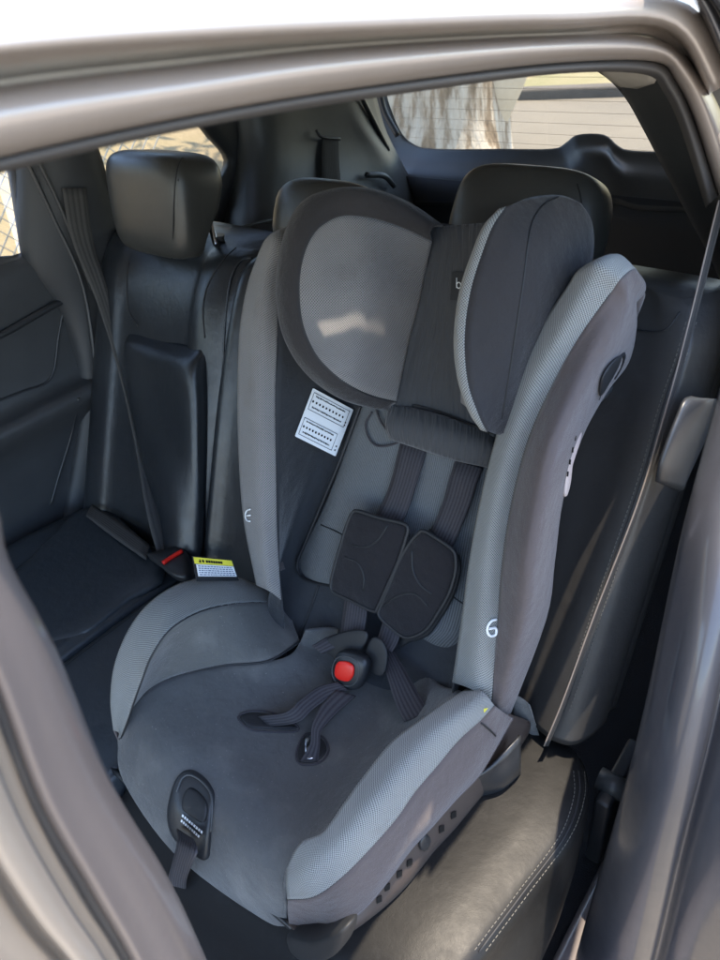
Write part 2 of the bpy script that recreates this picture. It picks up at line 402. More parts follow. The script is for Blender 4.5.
# dry bank behind the fence
rows = [[Vector((x, y, max(0, (x - 5) * .28) + random.uniform(-.08, .08) - .03)) for x in (4.2, 5, 6, 7.5, 9, 12, 30)] for y in (-60, -20, -8, -6, -4, -2, 0, 2, 6, 30)]
struct(patch('bank', rows, M_DRY, None, 3, 3, 0))

# ================================================================== THE CAR
car = thing('car', 'silver car with its rear door open onto a dark leather cabin', 'car', (.85, -.6, 0))
def pc(l, fn, a): return [fn(px, py, a) for px, py in l]
def mix_lines(*ls): return [list(c) for c in zip(*ls)]
# roof edge and door flange above the opening
tops = [
 ([(-120,-60),(0,-75),(180,-90),(360,-105),(560,-110),(690,-100),(760,-85)], .33),
 ([(-120,20),(0,-2),(180,-18),(360,-30),(560,-32),(690,-22),(760,10)], .232),
 ([(-120,44),(0,22),(180,6),(360,-4),(560,-8),(690,0),(740,60)], .204),
 ([(-120,66),(0,46),(180,32),(360,23),(560,16),(678,20),(722,85)], .197),
 ([(-120,76),(0,55),(180,41),(360,31),(560,24),(672,28),(712,92)], .207),
 ([(-120,100),(0,74),(180,54),(360,39),(560,30),(668,32),(708,96)], .238),
 ([(-120,118),(0,90),(180,68),(360,49),(560,38),(662,40),(702,102)], .240)]
rows = mix_lines(*[pc(l, X, x) for l, x in tops])
patch('roof_edge', rows, M_PAINT, car, 6, 4, .001)
bot = [
 ([(-120,116),(0,88),(180,66),(360,47),(560,36),(650,38),(690,62),(720,110),(745,180)], .236),
 ([(-120,122),(0,94),(180,71),(360,52),(560,40),(652,42),(688,66),(716,113),(740,184)], .224),
 ([(-120,150),(0,118),(180,90),(360,64),(560,47),(655,48),(685,72),(709,116),(732,188)], .218),
 ([(-120,180),(0,146),(180,110),(360,80),(560,57),(656,57),(680,78),(700,120),(724,192)], .226),
 ([(-120,192),(0,158),(180,118),(360,88),(560,63),(656,62),(676,82),(695,122),(718,196)], .242)]
rows = mix_lines(*[pc(l, X, x) for l, x in bot])
patch('door_flange', rows, M_PAINT, car, 5, 4, .001)
seal = [bot[-1],
 ([(-120,196),(0,162),(180,122),(360,91),(560,67),(652,67),(672,86),(690,125),(713,200)], .236),
 ([(-120,204),(0,170),(180,128),(360,97),(560,71),(648,71),(668,89),(686,128),(709,204)], .240),
 ([(-120,208),(0,172),(180,130),(360,99),(560,73),(645,74),(664,92),(682,131),(706,208)], .262)]
rows = mix_lines(*[pc(l, X, x) for l, x in seal])
patch('rubber_seal', rows, M_SEAL, car, 5, 4, .001)
# roof skin and headliner
roof = [[Vector((x, y, zz)) for y in (-2.15, -1.6, -.9, 0, 1.2)] for x, zz in ((.262, 1.70), (.35, 1.735), (.6, 1.76), (.9, 1.765), (1.2, 1.75), (1.4, 1.70), (1.5, 1.66))]
for r_ in roof: r_[0].z -= .06; r_[1].z -= .02
patch('roof', roof, M_PAINT, car, 4, 3, .002)
hl = [[Vector((x, y, zz)) for y in (-2.05, -1.6, -.9, 0, 1.2)] for x, zz in ((.275, 1.655), (.38, 1.675), (.6, 1.70), (.9, 1.705), (1.2, 1.69), (1.37, 1.645), (1.45, 1.59))]
for r_ in hl: r_[0].z -= .11; r_[1].z -= .035
patch('headliner', hl, M_HEADL, car, 4, 3, .004)

# front pillar of the opening (bands of painted steel with rubber grooves)
bp = [(( -14,480),(8,560),(54,647),(112,785),(167,877),(206,960),(262,1090)), ((-26,480),(-6,560),(40,652),(96,790),(150,882),(190,965),(246,1095)),
      ((-50,500),(-36,570),(14,668),(66,800),(118,892),(160,972),(214,1100)), ((-70,510),(-56,580),(-4,674),(44,800),(96,892),(142,975),(196,1104)),
      ((-74,514),(-60,584),(-9,676),(38,802),(90,894),(136,976),(190,1106)), ((-90,520),(-76,590),(-24,694),(24,812),(74,902),(124,980),(176,1110)),
      ((-100,520),(-84,590),(-36,698),(12,818),(62,906),(112,984),(166,1112)), ((-130,530),(-112,596),(-62,712),(-16,830),(36,915),(92,990),(144,1116)),
      ((-136,530),(-118,600),(-68,716),(-22,834),(30,918),(86,992),(138,1118)), ((-200,560),(-180,620),(-130,740),(-80,850),(-30,935),(40,1005),(100,1130)),
      ((-320,600),(-300,660),(-240,770),(-180,880),(-120,960),(-40,1030),(20,1150))]
bx = [.235, .215, .205, .200, .212, .200, .176, .165, .176, .150, .130]
rows = mix_lines(*[pc(l, X, x) for l, x in zip(bp, bx)])
rows = [[Vector((p.x + .012, p.y, 1.66)) for p in rows[0]]] + rows + [[Vector((p.x, p.y, .42)) for p in rows[-1]]]
patch('door_pillar', [r[:5] for r in rows], M_BP, car, 5, 4, .001)
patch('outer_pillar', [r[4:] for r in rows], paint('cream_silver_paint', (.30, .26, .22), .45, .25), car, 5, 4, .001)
tube('pillar_seal', pc(bp[4], X, .207), .0035, M_SEAL, car)
tube('pillar_seal', pc(bp[6], X, .181), .0022, M_SEAL, car)
# rear edge of the opening
jb = [((742,215),(738,300),(722,380),(702,455),(679,545),(645,706),(616,818),(578,950),(545,1080)),
      ((750,215),(745,300),(730,382),(709,458),(686,548),(652,709),(623,822),(586,954),(553,1084)),
      ((768,220),(764,305),(750,388),(728,465),(704,556),(670,716),(641,830),(606,962),(573,1090)),
      ((790,225),(786,310),(772,393),(750,472),(726,564),(692,724),(662,838),(630,970),(597,1098)),
      ((806,228),(802,314),(788,397),(766,477),(741,570),(706,730),(677,845),(646,976),(612,1104)),
      ((812,228),(808,314),(794,398),(771,478),(747,572),(712,732),(683,847),(652,978),(618,1106)),
      ((830,232),(826,318),(812,402),(790,484),(765,578),(730,740),(702,856),(672,986),(640,1112)),
      ((838,232),(836,318),(832,402),(820,486),(806,580),(790,742),(775,858),(760,988),(740,1112))]
jy0 = [-.97, -.93, -.83, -.72, -.61, -.53, -.50, -.50, -.50]; jdy = [0, .02, .045, .05, .042, .03, .045, .05]
rows = [[Y(*l[i], jy0[i] + dy) for l, dy in zip(jb, jdy)] for i in range(9)]
rows.append([Vector((p.x, p.y, .36)) for p in rows[-1]])
patch('rear_door_jamb', rows, M_JAMB, car, 5, 4, .001)
# outer rear quarter streaks, upper right
rows = mix_lines(*[pc(l, X, x) for l, x in [
 (((650,-30),(690,-5),(722,62),(742,110),(765,190)), .200), (((665,-32),(703,2),(732,70),(752,120),(775,200)), .180), (((680,-34),(716,8),(742,66),(765,125),(788,210)), .186),
 (((690,-36),(724,6),(750,60),(775,120),(800,215)), .170), (((720,-40),(760,0),(790,60),(820,130),(850,225)), .172), (((730,-60),(768,0),(795,60),(825,130),(855,225)), .166)]])
patch('rear_quarter', rows, M_JAMB, car, 5, 4, .001)

# near-side C and D pillar trim
lb = [(560,56),(600,70),(629,92),(648,126),(664,158),(690,210),(716,262),(740,330),(770,420)]
rb = [(600,52),(648,56),(680,84),(700,130),(722,190),(745,250),(765,310),(790,370),(820,460)]
rows = []
for i, (a, b) in enumerate(zip(lb, rb)):
    pa, pb = X(*a, .40), X(*b, .262); mid = pa.lerp(pb, .5) + Vector((-.02, 0, .0)); back = pa + Vector((.0, -.5 if i > 1 else -.3, -.02))
    rows.append([back, pa, mid, pb])
patch('pillar_trim', rows, M_TRIM, car, 4, 5, .003)
rows = [[X(592,58,.37), X(622,58,.32), X(655,58,.262)], [X(606,76,.375), X(630,78,.33), X(656,80,.27)], [X(628,91,.395), X(638,88,.36), X(652,83,.30)]]
for r_ in rows:
    for q_ in r_: q_ += (CP - q_) * .03
patch('headliner_end', rows, M_HEADL, car, 3, 3, .002)
# near-side lower quarter, behind seat
rows = [[Vector((.115, y0, z)), Vector((.12, y0 - .12, z)), Vector((.15, -1.2, z)), Vector((.22, -1.8, z)), Vector((.4, -2.1, z))] for z, y0 in ((.3, -.56), (.6, -.60), (.9, -.74), (1.15, -.90), (1.3, -1.0))]
patch('quarter_trim', rows, M_TRIMD, car, 4, 4, .003)
# outer rear quarter panel of the body, beside and behind the opening
patch('rear_quarter_panel', [[Vector((x, y0, z))] + [Vector((x, y, z)) for y in (-1.0, -1.3, -1.7, -2.1)] for x, z, y0 in ((.05, .30, -.52), (.03, .6, -.52), (.03, .9, -.62), (.06, 1.1, -.76), (.115, 1.25, -.88), (.17, 1.42, -.90), (.225, 1.6, -.84), (.25, 1.69, -.84))], M_PAINT, car, 4, 4, .002)
# floor
patch('cabin_floor', [[Vector((x, y, .34 + (.12 if y < -.7 else 0))) for y in (1.2, .4, -.2, -.68, -.75, -1.4, -2.1)] for x in (.1, .5, .9, 1.3, 1.6)], M_CARPET, car, 3, 3, .004)
box('door_sill', (.02, -.9, .28), (.15, 1.2, .42), M_BP, car, .02)

# far door
def xs(*q): return [X(px, py, x) for px, py, x in q]
rows = [[Vector((1.53, y, z)) for y in (1.2, .4, -.2, -.5, -.68, -.78)] for z in (.35, .6, .78)]
rows += [[Vector((1.515, y, .86)) for y in (1.2, .4, -.2, -.5, -.68, -.79)], [Vector((1.47, y, .93)) for y in (1.2, .4, -.2, -.5, -.68, -.79)], [Vector((1.475, y, .955)) for y in (1.2, .4, -.2, -.5, -.68, -.79)],
         [Vector((1.525, y, .975)) for y in (1.2, .4, -.2, -.5, -.68, -.79)], [Vector((1.53, y, 1.1)) for y in (1.2, .4, -.2, -.5, -.68, -.79)], [Vector((1.52, y, 1.22)) for y in (1.2, .4, -.2, -.5, -.68, -.79)], [Vector((1.545, y, 1.262)) for y in (1.2, .4, -.2, -.5, -.68, -.79)]]
fd = patch('far_door', rows, M_DOOR, car, 4, 3, .003)
dpull = on_mesh(fd)
hp = [(-10,326),(30,305),(58,299),(64,306),(58,335),(50,378)]
tube('door_handle', [dpull(a, b, .008) for a, b in [(-30,345),(0,333),(30,316),(58,301),(63,308)]], .008, M_BLK, fd)
tube('door_handle_recess', [dpull(a, b, .001) for a, b in [(63,308),(58,335),(50,378),(20,392),(-20,408)]], .003, M_BLK, fd)
tube('speaker_ring', [dpull(a, b, .001) for a, b in [(78,398),(72,430),(60,470),(50,505)]], .003, M_BLK, fd)
# door window frame + glass
fr = [Vector((1.545, 1.2, 1.25)), Vector((1.545, -.69, 1.25)), Vector((1.49, -.70, 1.62))]
tube('window_seal', [X(-40,272,1.548), X(0,262,1.548), X(26,257,1.548), X(18,200,1.54), X(8,140,1.53)], .012, M_SEAL, car, sp=False)
link('far_window_glass', [Vector((1.55, 1.2, 1.24)), Vector((1.55, -.72, 1.24)), Vector((1.50, -.72, 1.66)), Vector((1.50, 1.2, 1.66))], [(0, 1, 2, 3)], M_GLASS, car, smooth=False)
# far C pillar trim between door and quarter window
def fx(px, py, x): return X(px, py, x)
rows = [[fx(6,130,1.53), fx(24,130,1.50), fx(60,130,1.47), fx(84,128,1.48), fx(88,128,1.53)],
        [fx(14,175,1.53), fx(30,172,1.50), fx(66,170,1.47), fx(96,162,1.47), fx(102,160,1.53)],
        [fx(24,262,1.54), fx(38,262,1.51), fx(74,255,1.48), fx(112,230,1.47), fx(120,230,1.52)],
        [fx(60,320,1.54), fx(70,318,1.51), fx(90,330,1.49), fx(120,330,1.48), fx(150,330,1.49)],
        [fx(78,400,1.54), fx(84,400,1.51), fx(100,420,1.49), fx(130,420,1.49), fx(150,420,1.49)],
        [fx(60,520,1.54), fx(70,530,1.51), fx(100,540,1.49), fx(130,540,1.49), fx(150,540,1.49)]]
patch('far_pillar_trim', rows, M_TRIMD, car, 4, 4, .003)
tube('pillar_seam', [X(22,150,1.485), X(52,215,1.485), X(84,290,1.475), X(100,400,1.47)], .004, M_DOOR, car)
tube('pillar_seam', [X(33,150,1.475), X(64,215,1.475), X(92,290,1.47)], .004, M_DOOR, car)
# quarter window: trim around an opening
qo = [(88,128),(130,118),(186,118),(206,136),(224,160),(214,186),(205,215),(150,225),(108,215)]
po = [(66,100),(125,80),(200,80),(240,110),(262,160),(250,215),(235,260),(150,270),(98,260)]
inner = [X(a, b, 1.535) for a, b in qo]; mid = [X(a, b, 1.50) + Vector((0, 0, 0)) for a, b in [(84,122),(128,110),(190,110),(214,132),(233,160),(222,190),(212,225),(150,235),(103,225)]]; outer = [X(a, b, 1.495) for a, b in po]
patch('quarter_window_trim', [inner, mid, outer], M_TRIMD, car, 4, 4, .003, closed=True)
link('quarter_window_glass', [Vector((1.548, -.85, 1.1)), Vector((1.548, -1.45, 1.1)), Vector((1.515, -1.45, 1.6)), Vector((1.515, -.85, 1.6))], [(0, 1, 2, 3)], M_GLASS, car, smooth=False)
# far cargo side trim up to tailgate
rows = [
 [X(205,60,1.48), X(250,60,1.44), X(300,62,1.42), X(335,66,1.40), X(352,75,1.40), X(372,80,1.42)],
 [X(232,110,1.50), X(265,110,1.44), X(310,112,1.42), X(342,112,1.40), X(364,122,1.39), X(384,126,1.42)],
 [X(236,160,1.50), X(268,160,1.43), X(318,160,1.41), X(360,150,1.39), X(384,156,1.38), X(398,156,1.42)],
 [X(228,200,1.50), X(262,198,1.40), X(316,195,1.38), X(372,186,1.37), X(398,184,1.37), X(412,182,1.41)],
 [X(222,232,1.50), X(262,228,1.37), X(320,222,1.35), X(380,216,1.35), X(410,210,1.36), X(424,205,1.41)],
 [X(220,300,1.48), X(262,300,1.36), X(320,300,1.34), X(384,290,1.34), X(420,280,1.36), X(440,270,1.41)]]
patch('cargo_side_trim', rows, M_TRIM, car, 4, 4, .003)
tube('cargo_cover_ledge', [X(214,236,1.36), X(262,222,1.34), X(320,212,1.34)], .004, M_TRIM, car)
ribbon('cargo_belt', xs((322,138,1.405), (322,165,1.39), (324,195,1.36)), xs((338,139,1.40), (339,165,1.385), (342,195,1.355)), M_WEB, car, 3)
tube('belt_guide', xs((316,130,1.40), (322,137,1.39), (340,139,1.385)), .004, M_BLK, car)
tube('coat_hook', [X(366,175,1.36), X(384,176,1.345), X(394,186,1.345)], .008, M_TRIM, car)

# tailgate: frame and glass
TY = -1.98
def T(px, py, y=TY): return Y(px, py, y)
def tg(xx): return TY - .10 * (1 - ((xx - .84) / .6) ** 2)           # bowed outwards
go = [(386,84),(388,100),(400,130),(412,143),(432,149),(500,149),(552,149),(566,143),(578,135),(604,135),(618,146),(634,151),(700,153),(730,156)]
g2 = [(372,80),(375,106),(388,140),(402,154),(430,161),(500,162),(556,160),(570,154),(580,147),(604,147),(614,157),(634,163),(700,166),(730,168)]
g3 = [(352,75),(356,110),(372,152),(394,172),(430,178),(500,178),(560,176),(576,168),(586,160),(606,160),(618,170),(636,180),(700,186),(730,188)]
g4 = [(345,75),(350,120),(370,165),(396,200),(430,205),(500,205),(560,205),(580,205),(592,205),(606,205),(620,205),(640,210),(700,212),(730,214)]
patch('tailgate_frame', [[T(a, b, TY - .03) for a, b in go], [T(a, b, TY - .01) for a, b in g2], [T(a, b, TY + .03) for a, b in g3], [T(a, b, TY + .06) for a, b in g4]], M_TRIM, car, 5, 4, .004)
tgl = patch('tailgate_panel', [[Vector((x, TY + .055, z)) for x in (.1, .5, .9, 1.3, 1.5)] for z in (1.145, .9, .5, .3)], M_TRIMD, car, 3, 3, .004)
rg = link('rear_window_glass', [Y(340,30,TY-.04), Y(340,190,TY-.035), Y(760,200,TY-.035), Y(800,30,TY-.04)], [(0, 1, 2, 3)], M_GLASS, car, smooth=False)
M_WIRE = mat('heater_wire', (.30, .24, .16), .6)
tubes('heater_wire', [[Vector((.35, TY - .037, z)), Vector((1.5, TY - .037, z))] for z in [1.18 + .028 * i for i in range(13)]],   .0004, M_WIRE, rg, 1, 4)
tube('tailgate_strut', [X(352,78,1.38), X(372,118,1.39), X(388,150,1.40)], .007, M_BLK, car)
tube('window_reveal', [T(378,80,TY+.02), T(384,110,TY+.01), T(398,136,TY)], .010, M_BLK, car)
box('tailgate_top_trim', (.3, TY - .02, 1.49), (1.5, TY + .12, 1.53), M_HEADL, car, .01)

# ================================================================== LEATHER REAR SEATS
def seatback(root, xl, xr, ytop, ztop, m, mid_lift=0):
    """slab following the recline, cross-sections stacked upwards"""
    rows = []; h = xr - xl; s = .45
    for z, dw in ((.60, .01), (.72, .0), (.85, -.005), (1.0, -.01), (1.12, -.008), (ztop - .06, 0), (ztop - .015, .015), (ztop, .04)):
        yb = -.62 - s * (z - .7); r_ = []
        for fx_, dy in ((0, .09), (0, .04), (.03, .008), (.10, -.0), (.2, .012), (.5, .018), (.8, .012), (.9, 0), (.97, .008), (1, .04), (1, .09)):
            yy = yb - dy - (dw * 1.2); k = fx_
            if z >= ztop - .02: k = .5 + (fx_ - .5) * (.97 if z < ztop else .93)
            r_.append(Vector((xl + h * k, yy - (.02 if dy >= .09 else 0), z)))
        rows.append(r_)
    for r_ in rows:                                   # close round the back
        r_.append(r_[-1] + Vector((-.02, -.05, 0))); r_.append(Vector(((xl + xr) / 2, r_[-1].y, r_[-1].z))); r_.append(r_[0] + Vector((.02, -.05, 0)))
    rows[-1] = [q.lerp(sum(rows[-1], Vector()) / len(rows[-1]), .25) + Vector((0, 0, .004)) for q in rows[-1]]
    return patch('backrest', rows, m, root, 5, 4, closed=True, cap=True)
def pillow_block(name, c, ex, ey, ez, hx, hy, hz, m, parent, pw=4, nu=28, nv=16, deform=None):
    v = []; f = []
    def se(t, e): return math.copysign(abs(t) ** (2 / e), t)
    for i in range(nv + 1):
        ph = -math.pi / 2 + math.pi * i / nv
        for j in range(nu):
            th = 2 * math.pi * j / nu
            x = se(math.cos(ph), pw) * se(math.cos(th), pw); y = se(math.cos(ph), pw) * se(math.sin(th), pw); z = se(math.sin(ph), pw)
            if deform: x, y, z = deform(x, y, z)
            v.append(c + ex * x * hx + ey * y * hy + ez * z * hz)
    for i in range(nv):
        for j in range(nu): a = i * nu + j; b = i * nu + (j + 1) % nu; f.append((a, b, b + nu, a + nu))
    return link(name, v, f, m, parent)
EX = Vector((1, 0, 0)); EB = Vector((0, -.41, .912)); EN = Vector((0, .912, .41))

# --- near seat
ns = thing('rear_seat', 'worn black leather rear seat under the child seat, with double stitched edges', 'car seat', (.45, -.5, .34), 'leather rear seats')
nb_rows = []
# cross-sections bottom -> top, front surface traced, side and back completed
for i, (st, sil) in enumerate([((556,742),(592,745)), ((566,715),(600,700)), ((582,670),(612,680)), ((598,620),(640,622)), ((622,550),(655,545)), ((647,480),(672,470)), ((667,410),(694,405)), ((686,350),(709,350)), ((694,318),(712,325)), ((693,308),(706,308))]):
    p = SP(*st); q = X(*sil, .205) if i else X(*sil, .2); z = p.z; top = i >= 8
    c1 = Vector((p.x + .03, p.y - .004, p.z)); far = .76
    inn = [Vector((p.x + .10, p.y - .030, z)), Vector((.55, p.y - .045, z)), Vector((far - .06, p.y - .022, z)), Vector((far, p.y - .05, z))]
    side = Vector((.196, p.y - .05, z - .0)); edge = Vector((.212, p.y - .012, z))
    bk = [Vector((far, p.y - .11, z)), Vector((.5, p.y - .13, z)), Vector((.22, p.y - .12, z)), Vector((.195, p.y - .09, z))]
    r_ = [side, edge, p, c1] + inn + bk
    if top:
        k = (i - 7) * .016; ctr = sum(r_, Vector()) / len(r_); r_ = [Vector((a.x + (.012 * (i - 7) if a.x < .3 else 0), a.y + (ctr.y - a.y) * (.18 * (i - 7)), a.z + (.0 if i == 8 else .004))) for a in r_]
    nb_rows.append(r_)
nbk = patch('backrest', nb_rows, M_LEAM, ns, 5, 4, closed=True, cap=True)
db = on_mesh(nbk)
st1 = [(695,322),(684,360),(667,410),(647,480),(622,552),(598,622),(582,672),(568,712)]
tube('seam', [db(a - 5, b, .0005) for a, b in st1], .0014, M_PIPE, nbk)
def stitches(name, pts, parent, step=.0065, ln=.0042, r=.0006, mm=None):
    p = spline(pts, 12); tot = sum((b - a).length for a, b in zip(p, p[1:])); p = resample(p, int(tot / step)); v = []; f = []
    for a, b in zip(p, p[1:]):
        d = (b - a).normalized(); s = d.cross((CP - a).normalized()).normalized() * r; u_ = s.cross(d).normalized() * r; e = a + d * ln; k = len(v)
        v += [a + s, a + u_, a - s, a - u_, e + s, e + u_, e - s, e - u_]; f += [(k + i, k + (i + 1) % 4, k + 4 + (i + 1) % 4, k + 4 + i) for i in range(4)]
    return link(name, v, f, mm or M_STITCH, parent)
stitches('stitching', [db(a - 9, b, .0009) for a, b in st1], nbk)
stitches('stitching', [db(a + 1, b, .0009) for a, b in st1], nbk)
# map-pocket style insert at the top of the backrest
tube('seam', [db(a, b, .0006) for a, b in [(636,330),(655,332),(668,328),(680,312)]], .0012, M_PIPE, nbk)
# cushion
ST = [(574,752,.685),(581,768,.69),(582,795,.695),(567,837,.70),(525,895,.70),(480,955,.70),(440,1015,.69),(400,1075,.66)]
SI = [(576,758,.60),(584,775,.60),(585,808,.60),(576,860,.60),(560,910,.60),(540,955,.60),(505,1030,.58),(470,1100,.54)]
top_rows = []
for (a, b, z), (c, d, z2) in zip(ST, SI):
    p = Z(a, b, z); q = Z(c, d, z2); y = p.y
    if y > -.12: y = -.12
    lo = Vector((min(q.x, p.x + .01), q.y, z2)); bott = Vector((lo.x + .02, lo.y, .45))
    top_rows.append([bott, lo, Vector((p.x - .010, p.y, z - .030)), p, Vector((p.x + .035, y, z + .010)), Vector((p.x + .10, y, z + .010)), Vector((.5, y, z - .016)), Vector((.66, y, z - .006)), Vector((.745, y, z - .004)), Vector((.765, y, z - .03)), Vector((.765, y, .45))])
fr_ = top_rows[-1]
top_rows.append([Vector((q.x, -.085, q.z - .05)) for q in fr_]); top_rows.append([Vector((q.x, -.075, min(q.z - .14, .45))) for q in fr_])
ncush = patch('cushion', top_rows, M_LEAM, ns, 5, 4, .004)
M_CUL = leather('sat_on_leather', (.009, .009, .009), .46, .45, .8); M_CUL.node_tree.nodes['Principled BSDF'].inputs['Specular IOR Level'].default_value = .24
ncush.data.materials[0] = M_CUL
dc = on_mesh(ncush)
s1 = [(578,772),(578,797),(564,836),(522,893),(478,952)]
tube('seam', [dc(a, b, .0002) for a, b in s1], .0013, M_PIPE, ncush)
stitches('stitching', [dc(a - 5, b, .0008) for a, b in s1], ncush); stitches('stitching', [dc(a + 5, b, .0008) for a, b in s1], ncush)
# headrest
hc = Vector((.52, -1.005, 1.345))
def hdef(x, y, z): return x * (1 - .06 * max(0, z)), y * (1 + .12 * (1 - abs(x))), z
hr = pillow_block('headrest', X(517,232,.53) + Vector((0, -.03, 0)), EX, EN, EB, .125, .052, .085, M_LEAH, ns, 4.2, 40, 24, hdef)
dh = on_mesh(hr)
tube('seam', [dh(a, b, .0004) for a, b in [(577,184),(581,200),(583,225),(582,255)]], .0012, M_PIPE, hr)
# recline lever
rows = []
for (a, b), (c, d) in [((700,398),(714,401)), ((692,402),(716,412)), ((684,420),(709,432)), ((676,440),(698,455)), ((667,466),(686,480)), ((664,484),(680,491))]:
    p, q = X(a, b, .175), X(c, d, .175); rows.append([p, (p + q) / 2 + Vector((-.012, 0, .004)), q, q + Vector((.010, 0, 0)), (p + q) / 2 + Vector((.014, 0, 0)), p + Vector((.010, 0, 0))])
patch('recline_lever', rows, M_BLK, ns, 4, 4, closed=True, cap=True)
box('seat_bracket', (.15, -.80, .42), (.175, -.66, .60), M_BLK, ns, .006)
tube('hinge_bolt', [Vector((.14, -.70, .60)), Vector((.185, -.70, .60))], .018, M_TRIM, ns, seg=14, sp=False)

# --- middle seat
ms = thing('rear_seat', 'narrow middle leather seat mostly hidden behind the child seat', 'car seat', (.9, -.5, .34), 'leather rear seats')
seatback(ms, .775, 1.045, -.9, 1.27, M_LEA)
def cushion(root, xl, xr, yf, yb, zt, m, split=None):
    rows = []
    for y, dz in ((yb, -.02), (yb + .06, -.012), (yb + .16, 0), (yb + .3, .004), (yf - .08, .004), (yf - .03, -.006), (yf, -.04), (yf + .012, -.14), (yf + .0, -.26)):
        h = xr - xl; rows.append([Vector((xl + h * a, y, zt + dz + b if b > -.2 else zt + b)) for a, b in ((0, -.22), (0, -.03), (.035, -.004), (.12, 0), (.5, -.008), (.88, 0), (.965, -.004), (1, -.03), (1, -.22))])
    return patch('cushion', rows, m, root, 5, 4, .004)
cushion(ms, .775, 1.055, .02, -.66, .695, M_SEAT)
pillow_block('headrest', Vector((.885, -.975, 1.33)), EX, EN, EB, .115, .05, .068, M_LEAH, ms, 3.2)

# --- far seat
fs = thing('rear_seat', 'black leather rear seat with upright headrest beside the far door', 'car seat', (1.24, -.5, .34), 'leather rear seats')
# backrest traced: columns across from near side face to far edge
cols = [
 [((262,262),.16), ((252,262),.10), ((242,262),.02), ((238,252),0), ((222,250),-.008), ((207,262),.004), ((170,262),.012), ((132,262),.008), ((112,255),-.008), ((103,248),.0), ((98,250),.05)],
]
rows = []
prof = [(-.028, .10), (-.02, .04), (0, .0), (.05, -.018), (.085, -.012), (.11, .0), (.20, .006), (.31, .0), (.345, -.012), (.40, -.01), (.43, .02), (.44, .10)]
for z, k in ((.60, 0), (.70, 0), (.82, 0), (.95, 0), (1.08, 0), (1.18, 0), (1.235, .01), (1.262, .025), (1.272, .05)):
    yb = -.62 - .45 * (z - .7); r_ = []
    for a, dy in prof: r_.append(Vector((1.045 + a * (1 - .1 * k), yb - dy - k, z - (0.01 * abs(a - .2) if z > 1.2 else 0))))
    r_.append(Vector((1.47, yb - .16, z))); r_.append(Vector((1.25, yb - .17, z))); r_.append(Vector((1.03, yb - .16, z)))
    if k: c_ = sum(r_, Vector()) / len(r_); r_ = [q.lerp(Vector((q.x, c_.y, q.z)), k * 4) for q in r_]
    rows.append(r_)
fbk = patch('backrest', rows, M_LEA, fs, 5, 4, closed=True, cap=True)
df = on_mesh(fbk)
ins = [(128,332),(140,327),(170,334),(196,343),(206,352),(207,400),(206,470),(203,540),(196,568),(180,560),(165,530),(148,470),(135,410),(126,360)]
rows = []
ip = [((127,331),(206,351)), ((126,345),(207,372)), ((128,375),(208,405)), ((134,410),(208,445)), ((147,465),(207,485)), ((162,522),(205,530)), ((172,548),(203,556)), ((182,562),(198,568))]
for i, ((a, b), (c, d)) in enumerate(ip):
    e_ = i in (0, 7); k_ = 0 if e_ else 1; P_ = lambda t, l_: df(a + (c - a) * t, b + (d - b) * t, l_)
    rows.append([P_(0, -.006), P_(.04, .012 * k_ - .004 * (1 - k_)), P_(.14, .024 * k_ - .004 * (1 - k_)), P_(.5, .026 * k_ - .004 * (1 - k_)), P_(.86, .024 * k_ - .004 * (1 - k_)), P_(.96, .012 * k_ - .004 * (1 - k_)), P_(1, -.006)])
patch('insert_panel', rows, M_LEA, fs, 6, 4, .002)
tube('seam', [df(a, b, .0003) for a, b in [(236,248),(222,262),(208,285),(203,310),(205,338)]], .0016, M_PIPE, fbk)
tube('seam', [df(a, b, .0003) for a, b in [(129,262),(127,285),(129,310),(138,326)]], .0016, M_PIPE, fbk)
tube('piping', [df(a, b, .001) for a, b in [(252,258),(240,262),(230,285),(224,340),(222,420),(220,500),(219,560)]], .0025, M_LEA, fbk)
cushion(fs, 1.062, 1.47, .02, -.63, .70, M_SEAT)
pad('cushion_insert', [Z(a, b, .70) for a, b in [(95,505),(30,560),(-10,600),(20,640),(75,640),(130,600),(165,570)]], Vector((0, 0, 1)), .02, M_SEAT, fs, 3, .1)
ribbon('webbing_loop', [Z(92,504,.722), Z(120,522,.722), Z(150,545,.722)], [Z(86,516,.722), Z(112,536,.722), Z(146,560,.722)], M_WEB, fs, 4)
def hdef2(x, y, z):
    y2 = y * (1 + .10 * (1 - abs(x)) + .12 * z)
    if y < 0: y2 *= .05 + .97 * min(1, max(0, (z + .62) / .80))
    return x * (1 - .04 * max(0, z) ** 2 - .05 * max(0, -z)), y2, z
hrf = pillow_block('headrest', Vector((1.246, -.90, 1.345)), EX, Vector((0, .98, .2)).normalized(), Vector((0, -.2, .98)),   .121, .062, .096, M_LEAH, fs, 5, 44, 28, hdef2)
dh = on_mesh(hrf)
tube('seam', [dh(a, b, .0004) for a, b in [(196,153),(183,158),(177,170),(174,200),(173,235),(172,258)]], .0014, M_PIPE, hrf)
for px in (1.155, 1.31):
    tube('headrest_post', [Vector((px, -.945, 1.10)), Vector((px, -.925, 1.34))], .006, M_CHROME, hrf, seg=12, sp=False)
    tube('post_collar', [Vector((px, -.942, 1.262)), Vector((px, -.941, 1.282))], .014, M_BLK, fs, seg=14, sp=False)

